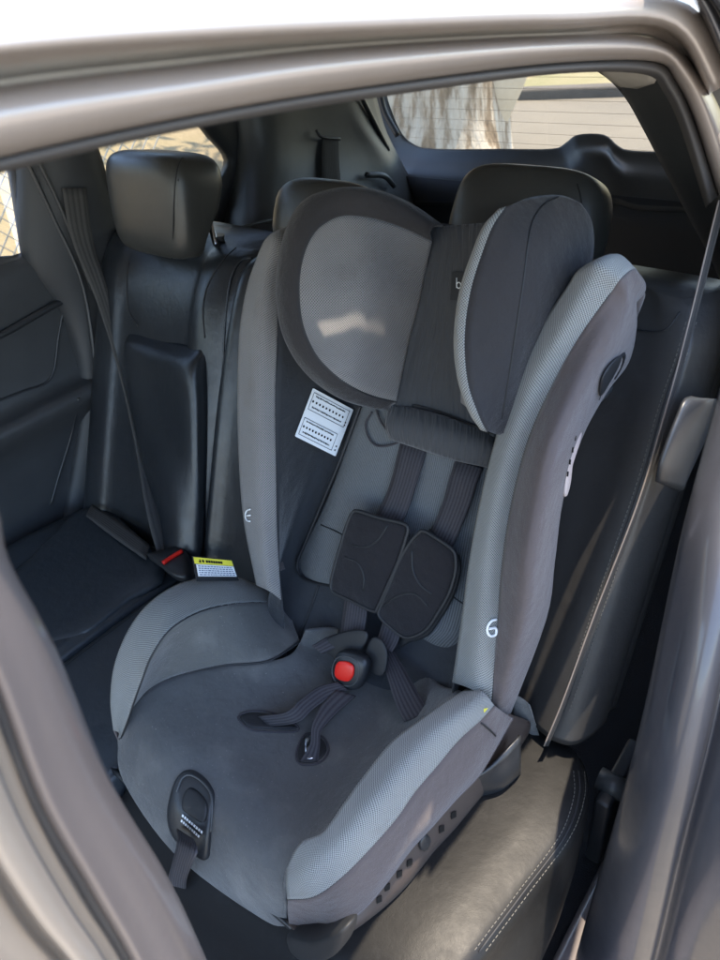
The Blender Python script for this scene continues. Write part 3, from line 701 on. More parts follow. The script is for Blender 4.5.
# seat belts
fb = thing('seat_belt', 'grey seat belt hanging from the far pillar across the far seat', 'seat belt', (1.4, -.8, 1.3), 'seat belts')
bl = [((62,188),1.46), ((72,240),1.44), ((96,300),1.41), ((118,370),1.36), ((134,440),1.28), ((146,510),1.16), ((158,556),1.10)]
br = [((86,188),1.46), ((93,240),1.44), ((108,290),1.41), ((128,366),1.36), ((150,437),1.28), ((168,505),1.16), ((184,552),1.10)]
ribbon('webbing', [X(*p, x) for p, x in bl], [X(*p, x) for p, x in br], M_WEB, fb, 6)
bk = thing('belt_buckle', 'black seat belt buckle with red release bar beside the yellow warning tag', 'buckle', (1.05, -.6, .72))
rows = []
def qd(l, r, z): return [Z(*l, z), Z((l[0]+r[0])/2, (l[1]+r[1])/2, z + .012), Z(*r, z)]
pad('buckle_body', [Z(a, b, .74) for a, b in [(148,556),(160,566),(175,578),(190,578),(192,560),(180,548),(165,552)]], Vector((0, .3, .95)), .025, M_BLK, bk, 3, .2)
tube('release_bar', [Z(163,563,.757), Z(172,557,.757), Z(182,551,.757)], .0045, M_RED, bk)
nbw = thing('seat_belt', 'narrow tan edged belt running down the side of the near backrest', 'seat belt', (.25, -.9, 1.3), 'seat belts')
be = [(722,200),(712,240),(693,318),(672,398),(641,502),(600,608),(566,700),(547,746)]
def bwp(a, b, o_): p = SP(a, b); return p + Vector((0, .055, .025)) + (CP - p).normalized() * o_
lft = [bwp(a - 4, b, .0) for a, b in be]
rgt = [p + Vector((.006, -.048, -.022)) for p in lft]
lft2 = [SP(a - 3, b, -.03) for a, b in be]; rgt2 = [SP(a + 1.2 + 3 * max(0, (480 - b) / 240), b, -.026) for a, b in be]
ribbon('webbing', lft2, rgt2, cord('dark_belt_webbing', (.05, .047, .045), (.03, .03, .03), .005), nbw, 6, .0016)
tube('webbing_edge', [SP(a - 3, b, -.031) for a, b in be], .0011, M_TAN, nbw, 8, 6)

# ================================================================== THE CHILD SEAT
cs = thing('child_car_seat', 'grey and black padded child car seat with winged headrest strapped on the rear seat', 'child seat', (.55, -.4, .66))
# --- side wing of the back, camera side
nin = [L(-.222,.435,-.11), L(-.228,.470,-.05), W(580,270,-.006), W(566,290,-.004), W(540,330,-.004), W(515,380,-.004), W(496,440,-.004), W(481,500,-.004), W(470,560,-.004), W(462,620,-.004), W(453,682,-.004)]
nmd = [L(-.242,.445,-.11), L(-.252,.482,-.05), W(601,262,.008), W(588,283,.014), W(561,330,.016), W(536,376,.016), W(512,438,.016), W(496,500,.016), W(486,560,.016), W(481,620,.016), W(474,690,.014)]
nsm = [L(-.260,.435,-.11), L(-.274,.470,-.05), W(622,277,-.004), W(610,293,-.002), W(582,332,0), W(558,374,0), W(530,436,0), W(513,498,0), W(503,560,0), W(498,620,0), W(491,705,0)]
nm2 = [L(-.262,.42,-.14), L(-.277,.455,-.09), U(629,290,-.280), U(627,312,-.282), U(610,340,-.278), U(589,374,-.272), U(556,438,-.268), U(540,500,-.270), U(530,560,-.275), U(524,620,-.277), U(501,712,-.262)]
nre = [L(-.235,.395,-.19), L(-.255,.43,-.15), U(634,305,-.264), U(634,330,-.262), U(628,362,-.258), U(606,392,-.256), U(581,438,-.254), U(562,500,-.254), U(554,560,-.258), U(545,620,-.260), U(508,716,-.252)]
nbk_ = [L(-.18,.37,-.22), L(-.19,.39,-.215), L(-.20,.40,-.21), L(-.20,.37,-.22), L(-.20,.33,-.22), L(-.20,.29,-.20), L(-.20,.22,-.18), L(-.20,.15,-.17), L(-.20,.06,-.17), L(-.20,-.02,-.17), L(-.20,-.13,-.16)]
wing = patch('side_wing', mix_lines(nsm, nm2, nre, nbk_), M_OUT, cs, 5, 6, .003)
band = patch('wing_band', mix_lines(nin, nmd, nsm), M_MESH, cs, 5, 6, .003)
tube('piping', nsm[2:], .0017, M_PIPE, band, 6)
# belt guide slot behind the wing
tubes('belt_guide', [[U(597,398,-.262), U(602,380,-.268), U(612,362,-.272), U(622,354,-.272), U(619,366,-.266), U(612,378,-.262)]], .0045, M_PIPE, wing)
pad('belt_guide_slot', [U(600,396,-.272), U(602,378,-.278), U(612,362,-.280), U(621,356,-.278), U(617,368,-.272), U(608,384,-.270)], Vector((-1, 0, 0)), .004, M_PIPE, wing, 3, .1)
patch('belt_guide_lip', [[U(592,403,-.245), U(602,399,-.25), U(596,404,-.245)], [U(604,394,-.24), U(612,388,-.245), U(608,396,-.24)], [U(614,376,-.24), U(620,370,-.245), U(618,380,-.24)]], M_TRIM, wing, 3, 3, .003)
# white slotted clip on the wing's rear edge
clip = [(577,430),(581,432),(577,446),(573,458),(570,470),(569,484),(566,496),(564,494),(565,478),(566,462),(570,446)]
pad('wing_clip', [U(a, b, -.262) for a, b in clip], Vector((-1, .1, .1)), .005, mat('clip_plastic', (.55, .48, .47), .4), wing, 2, .1)
plate('wing_clip_slot', [[U(x - .9, y - 2.5, -.2675), U(x + .1, y - 2.5, -.2675), U(x - .5, y + 2.5, -.2675), U(x - 1.5, y + 2.5, -.2675)] for x, y in ((576, 438), (573.5, 450), (570.8, 462), (568.5, 474))], M_INK, wing, .001)
pad('wing_clip_recess', [U(a, b, -.258) for a, b in [(571,432),(577,430),(566,462),(562,494),(556,498),(558,478),(563,450)]], Vector((-1, .1, .1)), .004, M_PIPE, wing, 2, .1)

# --- far side wing
fo = [L(.285,.41,-.07), L(.280,.445,-.04), W(266,240,-.005), W(256,262,-.004), W(247,290,0), W(240,335,0), W(238,400,0), W(240,470,0), W(245,525,0), W(257,585,0)]
fm = [L(.258,.42,-.07), L(.252,.455,-.04), W(276,236,.008), W(268,262,.012), W(263,292,.016), W(258,338,.018), W(257,400,.018), W(258,470,.018), W(261,528,.018), W(268,590,.016)]
fi = [L(.225,.41,-.07), L(.225,.44,-.04), W(287,248,-.004), W(281,272,-.003), W(278,300,-.002), W(277,345,0), W(275,400,0), W(276,470,0), W(277,535,0), W(281,600,0)]
fb1 = [L(.29,.40,-.10), L(.29,.42,-.09)] + [p + Vector((.012, -.05, -.02)) for p in fo[2:]]
fb2 = [L(.27,.38,-.20), L(.27,.39,-.20)] + [p + Vector((.015, -.15, -.06)) for p in fo[2:]]
wing2 = patch('side_wing', mix_lines(fo, fb1, fb2), M_OUT, cs, 5, 6, .003)
band2 = patch('wing_band', mix_lines(fo, fm, fi), M_MESH2, cs, 5, 6, .003)
tube('piping', fi[2:], .0016, M_PIPE, band2)
tube('piping', fo[2:], .0016, M_PIPE, band2)
# --- lining: near inner edge -> back -> far seam
lin = []
vs_ = [.44, .40, .36, .30, .24, .18, .12, .06, 0, -.06, -.12, -.19, -.26]
for i, v_ in enumerate(vs_):
    dp = -.125 + .05 * max(0, (.10 - v_) / .23)
    def at(lst, u0):                         # point of an edge curve at height v_
        pts = spline(lst[2:], 10); return min(pts, key=lambda p: abs((p - O).dot(Vv) - v_))
    a = at(nin, 0); b = at(fi, 0)
    if v_ < -.1: a = L(-.19, v_, -.01 - (-.1 - v_) * .3); b = L(.145, v_, -.01 - (-.1 - v_) * .3)
    cu_ = .160 + .04 * min(1, max(0, (.2 - v_) / .25))
    ub = (b - O).x
    lin.append([a, L((a - O).x + .005, v_, dp * .55), L(-.150, v_, dp), L(-.06, v_, dp - .005), L(.06, v_, dp - .005), L(cu_, v_, dp - .004), L((ub + cu_) / 2 + .012, v_, dp * .5), b])
lining = patch('back_lining', lin, M_LIN, cs, 4, 5, .003)
dl = on_mesh(lining)
# --- back shell closing the rear
patch('back_shell', [[L(-.20, v_, -.19 if v_ > .28 else -.17), L(-.1, v_, -.225), L(.1, v_, -.225), L(.22, v_, -.19)] for v_ in (.42, .3, .15, 0, -.15, -.3)], M_BLK, cs, 4, 4, .004)

# --- warning label on the lining
lq = [dl(311,388,.004), dl(355,410,.004), None, dl(292.5,435,.004)]
lq[2] = lq[1] + lq[3] - lq[0]
def lb_(s, t, lift=0):
    p = lq[0].lerp(lq[1], s).lerp(lq[3].lerp(lq[2], s), t); return p + lift * _ln
_ln = (lq[1] - lq[0]).cross(lq[3] - lq[0]).normalized()
if _ln.dot(CP - lq[0]) < 0: _ln = -_ln
lab = plate('warning_label', [[lb_(0, 0), lb_(.02, -.012), lb_(.98, -.012), lb_(1, 0), lb_(1, 1), lb_(.98, 1.01), lb_(.02, 1.01), lb_(0, 1)]], M_WHITE, cs, .001)
ink = []
def rect(s0, t0, s1, t1): ink.append([lb_(s0, t0, .0014), lb_(s1, t0, .0014), lb_(s1, t1, .0014), lb_(s0, t1, .0014)])
for b0, b1, e in ((.05, .40, .93), (.58, .93, .86)):
    w_ = .010; rect(.05, b0, e, b0 + w_); rect(.05, b1, e, b1 + w_); rect(.05, b0, .058, b1); rect(e - .008, b0, e, b1)
    n_ = 10
    for i in range(n_):
        s = .10 + (e - .2) * i / (n_ - 1); tm = (b0 + b1) / 2; ink.append([lb_(s + .020 * math.cos(a * math.pi / 4), tm + .026 * math.sin(a * math.pi / 4), .0014) for a in range(8)])
    for tt in (b0 + .06, b1 - .065):
        s = .12
        while s < e - .1:
            l_ = random.uniform(.012, .03); rect(s, tt - random.uniform(.008, .02), s + l_, tt + random.uniform(.006, .018)); s += l_ + .008
for t_ in (.30, .36, .82, .90): ink.append([lb_(.93 + .018 * math.cos(a * math.pi / 3), t_ + .02 * math.sin(a * math.pi / 3), .0014) for a in range(6)])
plate('label_print', ink, M_INK, lab, .0003)

# --- torso insert (ribbed, piped)
ti = [(346,404,-.098),(388,402,-.09),(440,425,-.085),(492,455,-.085),(485,500,-.085),(476,560,-.08),(469,600,-.075),(460,640,-.07),(452,646,-.07),(430,632,-.07),(400,605,-.07),(375,592,-.07),(350,588,-.07),(318,580,-.075),(304,574,-.075),(301,560,-.078),(308,530,-.085),(325,472,-.095)]
def grid_from(rows4, name, m, parent, **k): return patch(name, [[W(a, b, c) for a, b, c in r] for r in rows4], m, parent, **k)
tor = grid_from([
 [(364,400,-.105),(372,398,-.094),(400,405,-.090),(440,425,-.09),(480,445,-.094),(496,455,-.105)],
 [(352,432,-.105),(362,432,-.092),(395,445,-.088),(435,460,-.088),(478,478,-.092),(494,485,-.105)],
 [(338,470,-.103),(349,474,-.088),(382,487,-.084),(425,502,-.084),(470,515,-.088),(488,520,-.10)],
 [(322,510,-.100),(333,516,-.084),(370,530,-.080),(415,548,-.080),(462,558,-.084),(482,562,-.098)],
 [(303,546,-.096),(318,551,-.078),(358,562,-.074),(405,580,-.074),(456,598,-.078),(476,602,-.094)],
 [(299,566,-.094),(312,571,-.076),(350,580,-.070),(400,602,-.068),(448,628,-.072),(470,632,-.092)],
 [(304,578,-.092),(318,582,-.080),(348,588,-.074),(395,612,-.070),(438,640,-.075),(462,648,-.092)],
 [(310,583,-.102),(322,587,-.100),(348,592,-.096),(392,618,-.09),(432,646,-.09),(455,653,-.10)]], 'torso_insert', M_CORD, cs, nr=4, nc=4)
dt = on_mesh(tor)
tube('piping', [W(a, b, c) for a, b, c in [(361,404,-.098),(350,434,-.096),(337,468,-.093),(320,508,-.089),(305,543,-.085),(297,564,-.083),(301,576,-.080),(312,582,-.078),(336,587,-.074)]], .0026, M_PIPE, tor)
tube('piping', [dt(a, b, .0005) for a, b in [(322,525),(334,530),(347,537)]], .0012, M_PIPE, tor)
tube('piping', [dt(a, b, .0005) for a, b in [(448,592),(458,600),(466,605)]], .0012, M_PIPE, tor)
tube('lining_cord', [dl(a, b, .001) for a, b in [(320,584),(313,605),(303,630),(297,648)]], .0022, M_PIPE, lining)
# --- cushion and armrests
crow = [
 [(306,630,.82),(335,628,.80),(372,640,.79),(418,660,.80),(438,684,.805),(462,692,.86)],
 [(300,642,.785),(330,652,.765),(366,670,.755),(406,694,.77),(432,710,.82),(448,708,.885)],
 [(290,655,.785),(312,676,.758),(345,706,.748),(385,728,.76),(415,740,.81),(432,720,.89)],
 [(265,662,.79),(283,692,.760),(312,740,.750),(352,768,.765),(383,776,.815),(402,742,.89)],
 [(220,665,.795),(240,705,.775),(272,762,.762),(316,800,.775),(350,812,.82),(375,764,.885)],
 [(175,675,.795),(192,718,.783),(234,778,.778),(286,830,.785),(322,842,.82),(352,792,.88)],
 [(146,690,.79),(156,738,.780),(206,796,.770),(262,856,.776),(300,866,.80),(325,830,.87)],
 [(128,712,.775),(135,758,.755),(192,822,.738),(255,880,.742),(286,886,.775),(298,846,.855)],
 [(119,738,.745),(124,776,.715),(172,846,.680),(250,906,.672),(280,918,.695),(284,878,.79)],
 [(122,748,.735),(130,790,.695),(184,858,.645),(254,914,.640),(284,926,.665),(287,904,.74)]]
cu = patch('cushion_cover', [[Z(a, b, c) for a, b, c in r] for r in crow], M_CUSH, cs, 6, 6, .004)
dcu = on_mesh(cu)
# far arm, crest band + inner wall + outer side
fa_o = [X(258,586,.806), X(238,578,.81), X(215,577,.812), X(180,584,.815), X(150,603,.815), X(129,630,.815), X(115,665,.812), X(111,700,.805), X(114,730,.798)]
fa_c = [X(270,590,.775), X(240,588,.775), X(210,590,.775), X(176,600,.778), X(152,622,.78), X(135,650,.78), X(124,680,.782), X(120,706,.784), X(119,732,.786)]
fa_i = [X(288,604,.745), X(246,603,.742), X(205,610,.74), X(172,628,.74), X(152,655,.742), X(142,680,.745), X(134,702,.755), X(128,720,.765), X(121,738,.78)]
fa_l = [Z(300,642,.785), Z(268,662,.79), Z(222,666,.795), Z(176,676,.795), Z(158,684,.79), Z(146,691,.79), Z(136,703,.783), Z(128,714,.775), Z(120,740,.745)]
fa_d = [p + Vector((.004, -.0, -.06)) for p in fa_o]; fa_e = [Vector((.79, p.y - .0, .70)) for p in fa_o]
fa_m = [(a + b) / 2 + Vector((.004, 0, -.002)) for a, b in zip(fa_i, fa_l)]
arm2 = patch('arm_band', mix_lines(fa_o, fa_c, fa_i), M_MESH, cs, 5, 6, .003)
for me_ in (arm2,): pass
arm2w = patch('arm_panel', mix_lines(fa_i, fa_m, fa_l), M_GREY, cs, 5, 6, .003)
patch('arm_side', mix_lines(fa_o, fa_d, fa_e), M_OUT, cs, 5, 4, .003)
tube('piping', fa_i, .0016, M_PIPE, arm2); tube('piping', [q + Vector((0, 0, .002)) for q in fa_l], .0019, M_PIPE, arm2w)
# near arm
na_i = [Z(466,690,.88), Z(446,702,.892), Z(418,722,.897), Z(392,742,.897), Z(366,774,.893), Z(344,804,.885), Z(324,832,.872), Z(306,840,.862), Z(297,848,.852), Z(288,868,.83)]
na_c = [Z(482,692,.91), Z(466,708,.912), Z(440,728,.914), Z(416,752,.913), Z(393,780,.910), Z(372,806,.903), Z(348,836,.888), Z(322,860,.870), Z(304,874,.853), Z(287,882,.826)]
na_o = [Z(494,705,.90), Z(480,720,.890), Z(458,740,.886), Z(437,765,.882), Z(414,792,.878), Z(396,818,.872), Z(368,850,.862), Z(340,878,.850), Z(314,896,.838), Z(288,899,.815)]
na_m = [Z(503,712,.86), Z(488,742,.84), Z(470,768,.835), Z(450,792,.83), Z(430,818,.825), Z(408,842,.82), Z(384,872,.81), Z(355,900,.79), Z(322,915,.775), Z(288,912,.755)]
na_b = [Z(512,718,.82), Z(494,750,.80), Z(478,776,.79), Z(455,800,.785), Z(432,826,.78), Z(410,850,.775), Z(385,884,.765), Z(358,914,.74), Z(325,930,.72), Z(290,926,.70)]
arm = patch('arm_band', mix_lines(na_i, na_c, na_o), M_MESH, cs, 5, 6, .003)
arms = patch('arm_side', mix_lines(na_o, na_m, na_b), M_OUT, cs, 5, 5, .003)
tube('piping', na_o, .0014, M_PIPE, arm); tube('piping', na_i, .0014, M_PIPE, arm)
# hem under the arm side and the plastic base
tube('hem', [q + Vector((0, 0, .001)) for q in na_b], .0022, M_OUT, arms)
na_s = [Z(a, b, .725) for a, b in [(532,724),(512,756),(494,778),(474,802),(454,826),(432,850),(405,884),(374,912),(342,932),(300,938)]]; na_t = [Vector((p.x + .02, p.y - .01, .66)) for p in na_s]
base = patch('base_shell', mix_lines([p + Vector((.006, 0, .006)) for p in na_b], na_s, na_t), plastic('brown_black_plastic', (.055, .041, .035), .6), cs, 5, 4, .003)
dbs = on_mesh(base)
for a_, b_ in [(386,886),(398,873),(408,862),(440,828),(452,814),(378,898)]: plate('base_slot', [[dbs(a - 2.5, b - 2.5, .0016), dbs(a + 2.5, b - 4.5, .0016), dbs(a + 2.5, b + 1.5, .0016), dbs(a - 2.5, b + 4, .0016)] for a, b in [(a_, b_)]], M_INK, base, .0006)
pad('base_clip', [dbs(a, b, .003) for a, b in [(418,838),(424,832),(428,838),(424,848),(418,848)]], Vector((-1, 0, 0)), .004, M_BLK, base, 2)
pad('base_clip', [dbs(a, b, .003) for a, b in [(420,824),(424,820),(427,824),(424,829)]], Vector((-1, 0, 0)), .003, mat('orange_clip', (.55, .22, .05), .5), base, 2)
pad('front_foot', [Y(x, y, -.215) for x, y in [(292,928),(318,932),(346,922),(351,926),(345,944),(336,952),(322,957),(304,953),(296,946)]], Vector((0, .96, .28)), .03, M_PIPE, cs, 3, .1)
patch('base_pan', [[Vector((x, y, z)) for x in (.34, .45, .6, .72, .79)] for y, z in ((-.62, .70), (-.5, .695), (-.35, .695), (-.24, .69), (-.215, .70))], M_BLK, cs, 3, 3, .006)
patch('base_pan_side', [[Vector((.79, y, .72)), Vector((.785, y, .69)), Vector((.77, y, .665))] for y in (-.62, -.5, -.35, -.26)], M_BLK, cs, 3, 3, .004)
# silver-grey belt path flap behind the near arm
rows = [[X(514,694,.30), X(524,700,.29), X(530,706,.28)], [X(512,716,.31), X(528,726,.285), X(540,738,.27)], [X(520,735,.31), X(535,745,.28), X(546,758,.262)]]
patch('belt_path_flap', rows, M_GREY, cs, 4, 4, .002)
rows = [[Z(478,775,.78), Z(492,765,.79), Z(508,748,.80), Z(520,735,.80)], [Z(470,790,.74), Z(485,783,.75), Z(505,778,.75), Z(520,762,.76)], [Z(452,812,.70), Z(472,800,.70), Z(500,792,.70), Z(520,775,.70)]]
patch('recline_foot', rows, M_BLK, cs, 4, 4, .004)

# --- crotch slot, straps, buckle
dk = on_mesh(cu)
pad('strap_slot', [dk(a, b, .001) for a, b in [(302,742),(308,737),(322,740),(327,752),(318,762),(303,764),(298,757)]], Vector((0, .2, 1)), .004, M_PIPE, cs, 3, .05)
pad('strap_slot', [dk(a, b, .001) for a, b in [(240,718),(252,714),(272,716),(290,724),(296,730),(270,730),(250,728)]], Vector((0, .2, 1)), .004, M_PIPE, cs, 3, .05)
for o_ in [(301,741),(308,735),(323,738),(329,752),(320,764),(302,766),(296,757)], [(238,718),(252,712),(273,714),(292,723),(298,732),(270,733),(249,730)]: tube('slot_binding', [dk(a, b, .001) for a, b in o_], .0016, M_STRAP, cs, 4, closed=True)
pad('strap_adjuster', [dk(a, b, .004) for a, b in [(305,742),(311,738),(316,742),(318,755),(313,762),(306,760)]], Vector((0, .2, 1)), .004, M_CHROME, cs, 3, .2)
ribbon('crotch_strap', [Z(299,762,.758), Z(310,744,.775), Z(312,725,.785), Z(322,705,.79), Z(336,690,.795)], [Z(318,762,.756), Z(320,746,.772), Z(322,730,.782), Z(338,712,.787), Z(356,696,.79)], M_STRAP, cs, 6, .003)
ribbon('lap_strap', [Z(258,716,.775), Z(286,712,.795), Z(300,700,.80), Z(318,687,.80), Z(338,682,.80)], [Z(270,726,.765), Z(298,722,.785), Z(312,710,.79), Z(330,697,.79), Z(348,690,.79)], M_STRAP, cs, 6, .003)
ribbon('lap_strap', [Z(380,650,.815), Z(388,680,.81), Z(396,705,.80), Z(404,722,.79)], [Z(388,642,.82), Z(404,668,.815), Z(418,692,.81), Z(430,712,.80)], M_STRAP, cs, 6, .003)
ribbon('lap_strap', [Z(312,646,.815), Z(330,636,.825), Z(350,632,.835), Z(366,634,.835)], [Z(322,654,.81), Z(340,646,.82), Z(356,640,.83), Z(364,642,.83)], M_STRAP, cs, 6, .003)
# two tongues above the buckle
pad('buckle_tongue', [W(a, b, -.025) for a, b in [(318,645),(340,633),(363,630),(368,638),(360,652),(352,662),(338,662),(330,655)]], Nn, .005, M_PIPE, cs, 3, .2)
pad('buckle_tongue', [W(a, b, -.025) for a, b in [(372,638),(382,640),(388,655),(384,675),(372,672),(366,655)]], Nn, .005, M_PIPE, cs, 3, .2)
bkl = pad('harness_buckle', [W(a, b, -.012) for a, b in [(336,662),(340,651),(352,651),(366,656),(370,665),(366,680),(358,689),(344,688),(334,682),(333,672)]], (Nn + Vector((-.25, 0, .3))).normalized(), .024, M_BLK, cs, 3, .25)
nb2 = (Nn + Vector((-.25, 0, .3))).normalized()
pad('release_button', [W(a, b, -.012) + nb2 * .016 for a, b in [(340,663),(344,659),(353,660),(358,665),(357,674),(352,679),(343,677),(339,672)]], nb2, .007, M_RED, bkl, 3, .3)
tube('buckle_rim', [W(a, b, -.012) + nb2 * .0135 for a, b in [(337,662),(343,655),(355,656),(362,663),(361,677),(353,684),(341,681),(336,673)]], .0011, M_TRIM, bkl, closed=True)

# --- harness straps
def hs(l, r): return [W(a, b, c) for a, b, c in l], [W(a, b, c) for a, b, c in r]
l, r = hs([(402,438,-.092),(398,455,-.078),(391,482,-.072),(382,505,-.066),(372,522,-.062)], [(428,448,-.090),(422,465,-.077),(415,488,-.071),(407,512,-.065),(398,532,-.060)])
ribbon('harness_strap', l, r, M_STRAP, cs, 6, .003)
l, r = hs([(456,460,-.090),(451,475,-.076),(444,500,-.070),(434,525,-.064),(424,545,-.060)], [(483,468,-.088),(477,483,-.075),(470,505,-.069),(460,530,-.064),(450,552,-.060)])
ribbon('harness_strap', l, r, M_STRAP, cs, 6, .003)
l, r = hs([(346,595,-.055),(343,615,-.045),(341,635,-.035)], [(368,602,-.055),(366,620,-.045),(363,636,-.035)])
ribbon('harness_strap', l, r, M_STRAP, cs, 4, .003)
l, r = hs([(384,618,-.052),(380,632,-.045),(376,645,-.035)], [(402,628,-.052),(398,642,-.045),(392,652,-.035)])
ribbon('harness_strap', l, r, M_STRAP, cs, 4, .003)
def rr(pts): return pts
sp1 = [(352,514),(358,511),(380,518),(402,523),(408,528),(406,538),(399,560),(388,585),(378,607),(373,611),(352,601),(335,593),(331,586),(334,570),(341,545),(347,525)]
sp2 = [(418,534),(424,531),(438,539),(452,549),(456,558),(455,575),(448,596),(438,613),(428,628),(416,636),(404,637),(388,625),(379,615),(381,606),(390,585),(400,560),(410,543)]
for pts, arcs in ((sp1, [[(352,545),(366,547),(378,540),(388,525)], [(345,557),(358,563),(364,577),(363,590)]]), (sp2, [[(412,550),(413,570),(420,584),(432,594)], [(384,606),(398,596),(415,594),(428,606)]])):
    sp_ = pad('shoulder_pad', [W(a, b, -.048) for a, b in pts], Nn, .014, M_PADF, cs, 3, .25)
    dd = on_mesh(sp_); c = (sum(a for a, b in pts) / len(pts), sum(b for a, b in pts) / len(pts))
    tube('binding', [W(a, b, -.0425) for a, b in pts], .0030, M_PIPE, sp_, 4, closed=True)
    tubes('arc_seam', [[dd(a, b, .0002) for a, b in arc] for arc in arcs], .0017, M_PIPE, sp_)
# dark under-layer of the second pad
pad('pad_backing', [W(a, b, -.060) for a, b in [(424,536),(440,540),(456,552),(461,566),(458,585),(450,604),(440,620),(428,636),(410,642),(400,640)]], Nn, .008, M_PIPE, cs, 3, .1)

# --- headrest: far wing
fin = [W(432,241,-.09), W(402,227,-.052), W(368,217,-.012), W(340,216,.018), W(318,228,.042), W(305,250,.055), W(299,283,.060), W(302,322,.058), W(314,352,.048), W(330,371,.034), W(350,386,.012), W(372,396,-.03), W(396,402,-.078)]
frows = [[fin[4], fin[3], fin[2], fin[1], fin[0]],
 [fin[5], W(338,256,.024), W(368,256,-.002), W(398,260,-.048), W(426,268,-.094)],
 [fin[6], W(334,288,.034), W(366,290,.006), W(394,295,-.042), W(419,303,-.096)],
 [fin[7], W(334,322,.032), W(362,325,.004), W(386,330,-.042), W(409,340,-.094)],
 [fin[8], fin[9], fin[10], fin[11], fin[12]]]
hface = patch('headrest_face', frows, M_MESH2, cs, 8, 8, .002)
fou = [W(436,226,-.085), W(402,203,-.045), W(366,190,-.005), W(332,190,.015), W(302,203,.030), W(285,236,.036), W(277,282,.038), W(281,324,.036), W(293,354,.028), W(313,379,.010), W(341,398,-.012), W(370,407,-.045), W(392,410,-.085)]
fob = [p + Nn * -.05 + Vector((.012, 0, 0)) for p in fou]
frm = [(a + b) / 2 + Nn * .010 for a, b in zip(fin, fou)]
foc = [p.lerp(L(.10, .36, -.16), .25) + Nn * -.085 for p in fou]
hw_ = patch('headrest_wing', mix_lines(fin, frm, fou, fob, foc), M_HEAD, cs, 5, 6, .003)
tube('piping', fin, .0015, M_PIPE, hface)
# --- headrest: near wing
g = [
 [(497,213,.050),(506,207,.052),(530,198,.012),(560,196,-.03),(580,204,-.06)],
 [(484,227,.062),(493,226,.066),(528,216,.028),(562,212,-.02),(590,221,-.085)],
 [(474,250,.068),(483,251,.073),(526,244,.042),(564,244,-.015),(592,250,-.090)],
 [(462,285,.072),(472,286,.078),(521,284,.046),(558,287,-.010),(584,288,-.080)],
 [(456,320,.072),(466,321,.078),(516,324,.042),(545,325,-.005),(562,322,-.055)],
 [(455,352,.070),(465,354,.076),(511,356,.036),(530,357,.0),(541,354,-.035)],
 [(460,385,.064),(469,387,.069),(506,390,.028),(519,391,.0),(525,389,-.02)],
 [(470,412,.054),(479,415,.057),(501,420,.018),(509,420,.004),(512,418,-.01)],
 [(481,428,.036),(487,431,.037),(496,434,.018),(500,434,.01),(504,431,.0)]]
gw = [[W(a, b, c) for a, b, c in r_] for r_ in g]
hn = patch('headrest_wing', [r_[1:] + [r_[-1] + Nn * -.05 + Vector((.03, 0, 0))] for r_ in gw], M_HEAD, cs, 5, 6, .003)
hm_ = patch('wing_edge', [[r_[0] + Nn * -.02 + Vector((.006, 0, 0)), r_[0], (r_[0] + r_[1]) / 2 + Nn * .004, r_[1]] for r_ in gw], M_MESH, cs, 5, 4, .003)
tube('piping', [r_[1] for r_ in gw], .0013, M_PIPE, hm_)
dn = on_mesh(hn)
tube('seam', [dn(a, b, .0003) for a, b in [(557,198),(543,206),(532,222),(527,245),(522,285),(516,325),(511,358),(506,390),(501,418)]], .0011, M_PIPE, hn)
patch('wing_inner_face', [[r_[0] + Nn * -.02 + Vector((.006, 0, 0)), r_[0].lerp(L(-.06, (r_[0] - O).dot(Vv), -.10), .5) + Vector((-.012, 0, 0)), L(-.055, (r_[0] - O).dot(Vv), -.105)] for r_ in gw], M_MESH2, cs, 5, 5, .003)
# --- headrest: centre panel with gathers, lower flap
cp = []
for (a, b, c, d, wv) in [((428,228), (450,226), (475,224), (500,222), -.108), ((431,243), (452,243), (474,242), (498,240), -.100), ((426,270), (450,270), (474,270), (498,270), -.098), ((418,305), (445,306), (470,307), (496,308), -.098), ((408,340), (438,344), (466,348), (494,352), -.096), ((399,372), (432,378), (464,386), (492,392), -.090), ((392,400), (430,407), (466,417), (496,428), -.080), ((390,408), (430,415), (466,426), (496,438), -.074)]:
    cp.append([W(*a, wv), W(*b, wv - .006), W(*c, wv - .006), W(*d, wv)])
def gathers():
    m = M_PANEL.copy(); m.name = 'gathered_panel'; q = NB(m); uv = q.n('ShaderNodeUVMap'); uv.uv_map = 'UVMap'; mp = q.n('ShaderNodeMapping'); q.l(uv.outputs[0], mp.inputs[0]); mp.inputs['Scale'].default_value = (60, 5, 1)
    n = q.noise(mp.outputs[0], 1.6, 3, .5); b = q.bump(n, .012, .8); q.l(b, q.b.inputs['Normal']); return m
M_GATH = gathers()
hp_ = patch('headrest_panel', cp, M_GATH, cs, 5, 6, .003)
dp_ = on_mesh(hp_)
lq2 = [dp_(453,272,.001), dp_(476,272,.001), dp_(473,302,.001), dp_(451,300,.001)]
lg = plate('brand_patch', [lq2], M_PIPE, cs, .001)
wh = [[dp_(a, b, .0025) for a, b in pl_] for pl_ in ([(458,278),(458,288)], [(458,284),(460,282.5),(462,284),(462,287),(460,288.5),(458,287)], [(465,285.5),(468.5,285),(468,282.5),(465.5,282.5),(464.5,285.5),(465.5,288),(468.5,288)])]
tubes('brand_letters', wh, .0007, M_WHITE, lg)
tube('piping', [dp_(a, b, .0015) for a, b in [(391,403),(415,406),(440,413),(466,423),(490,434)]], .0015, M_PIPE, hp_)
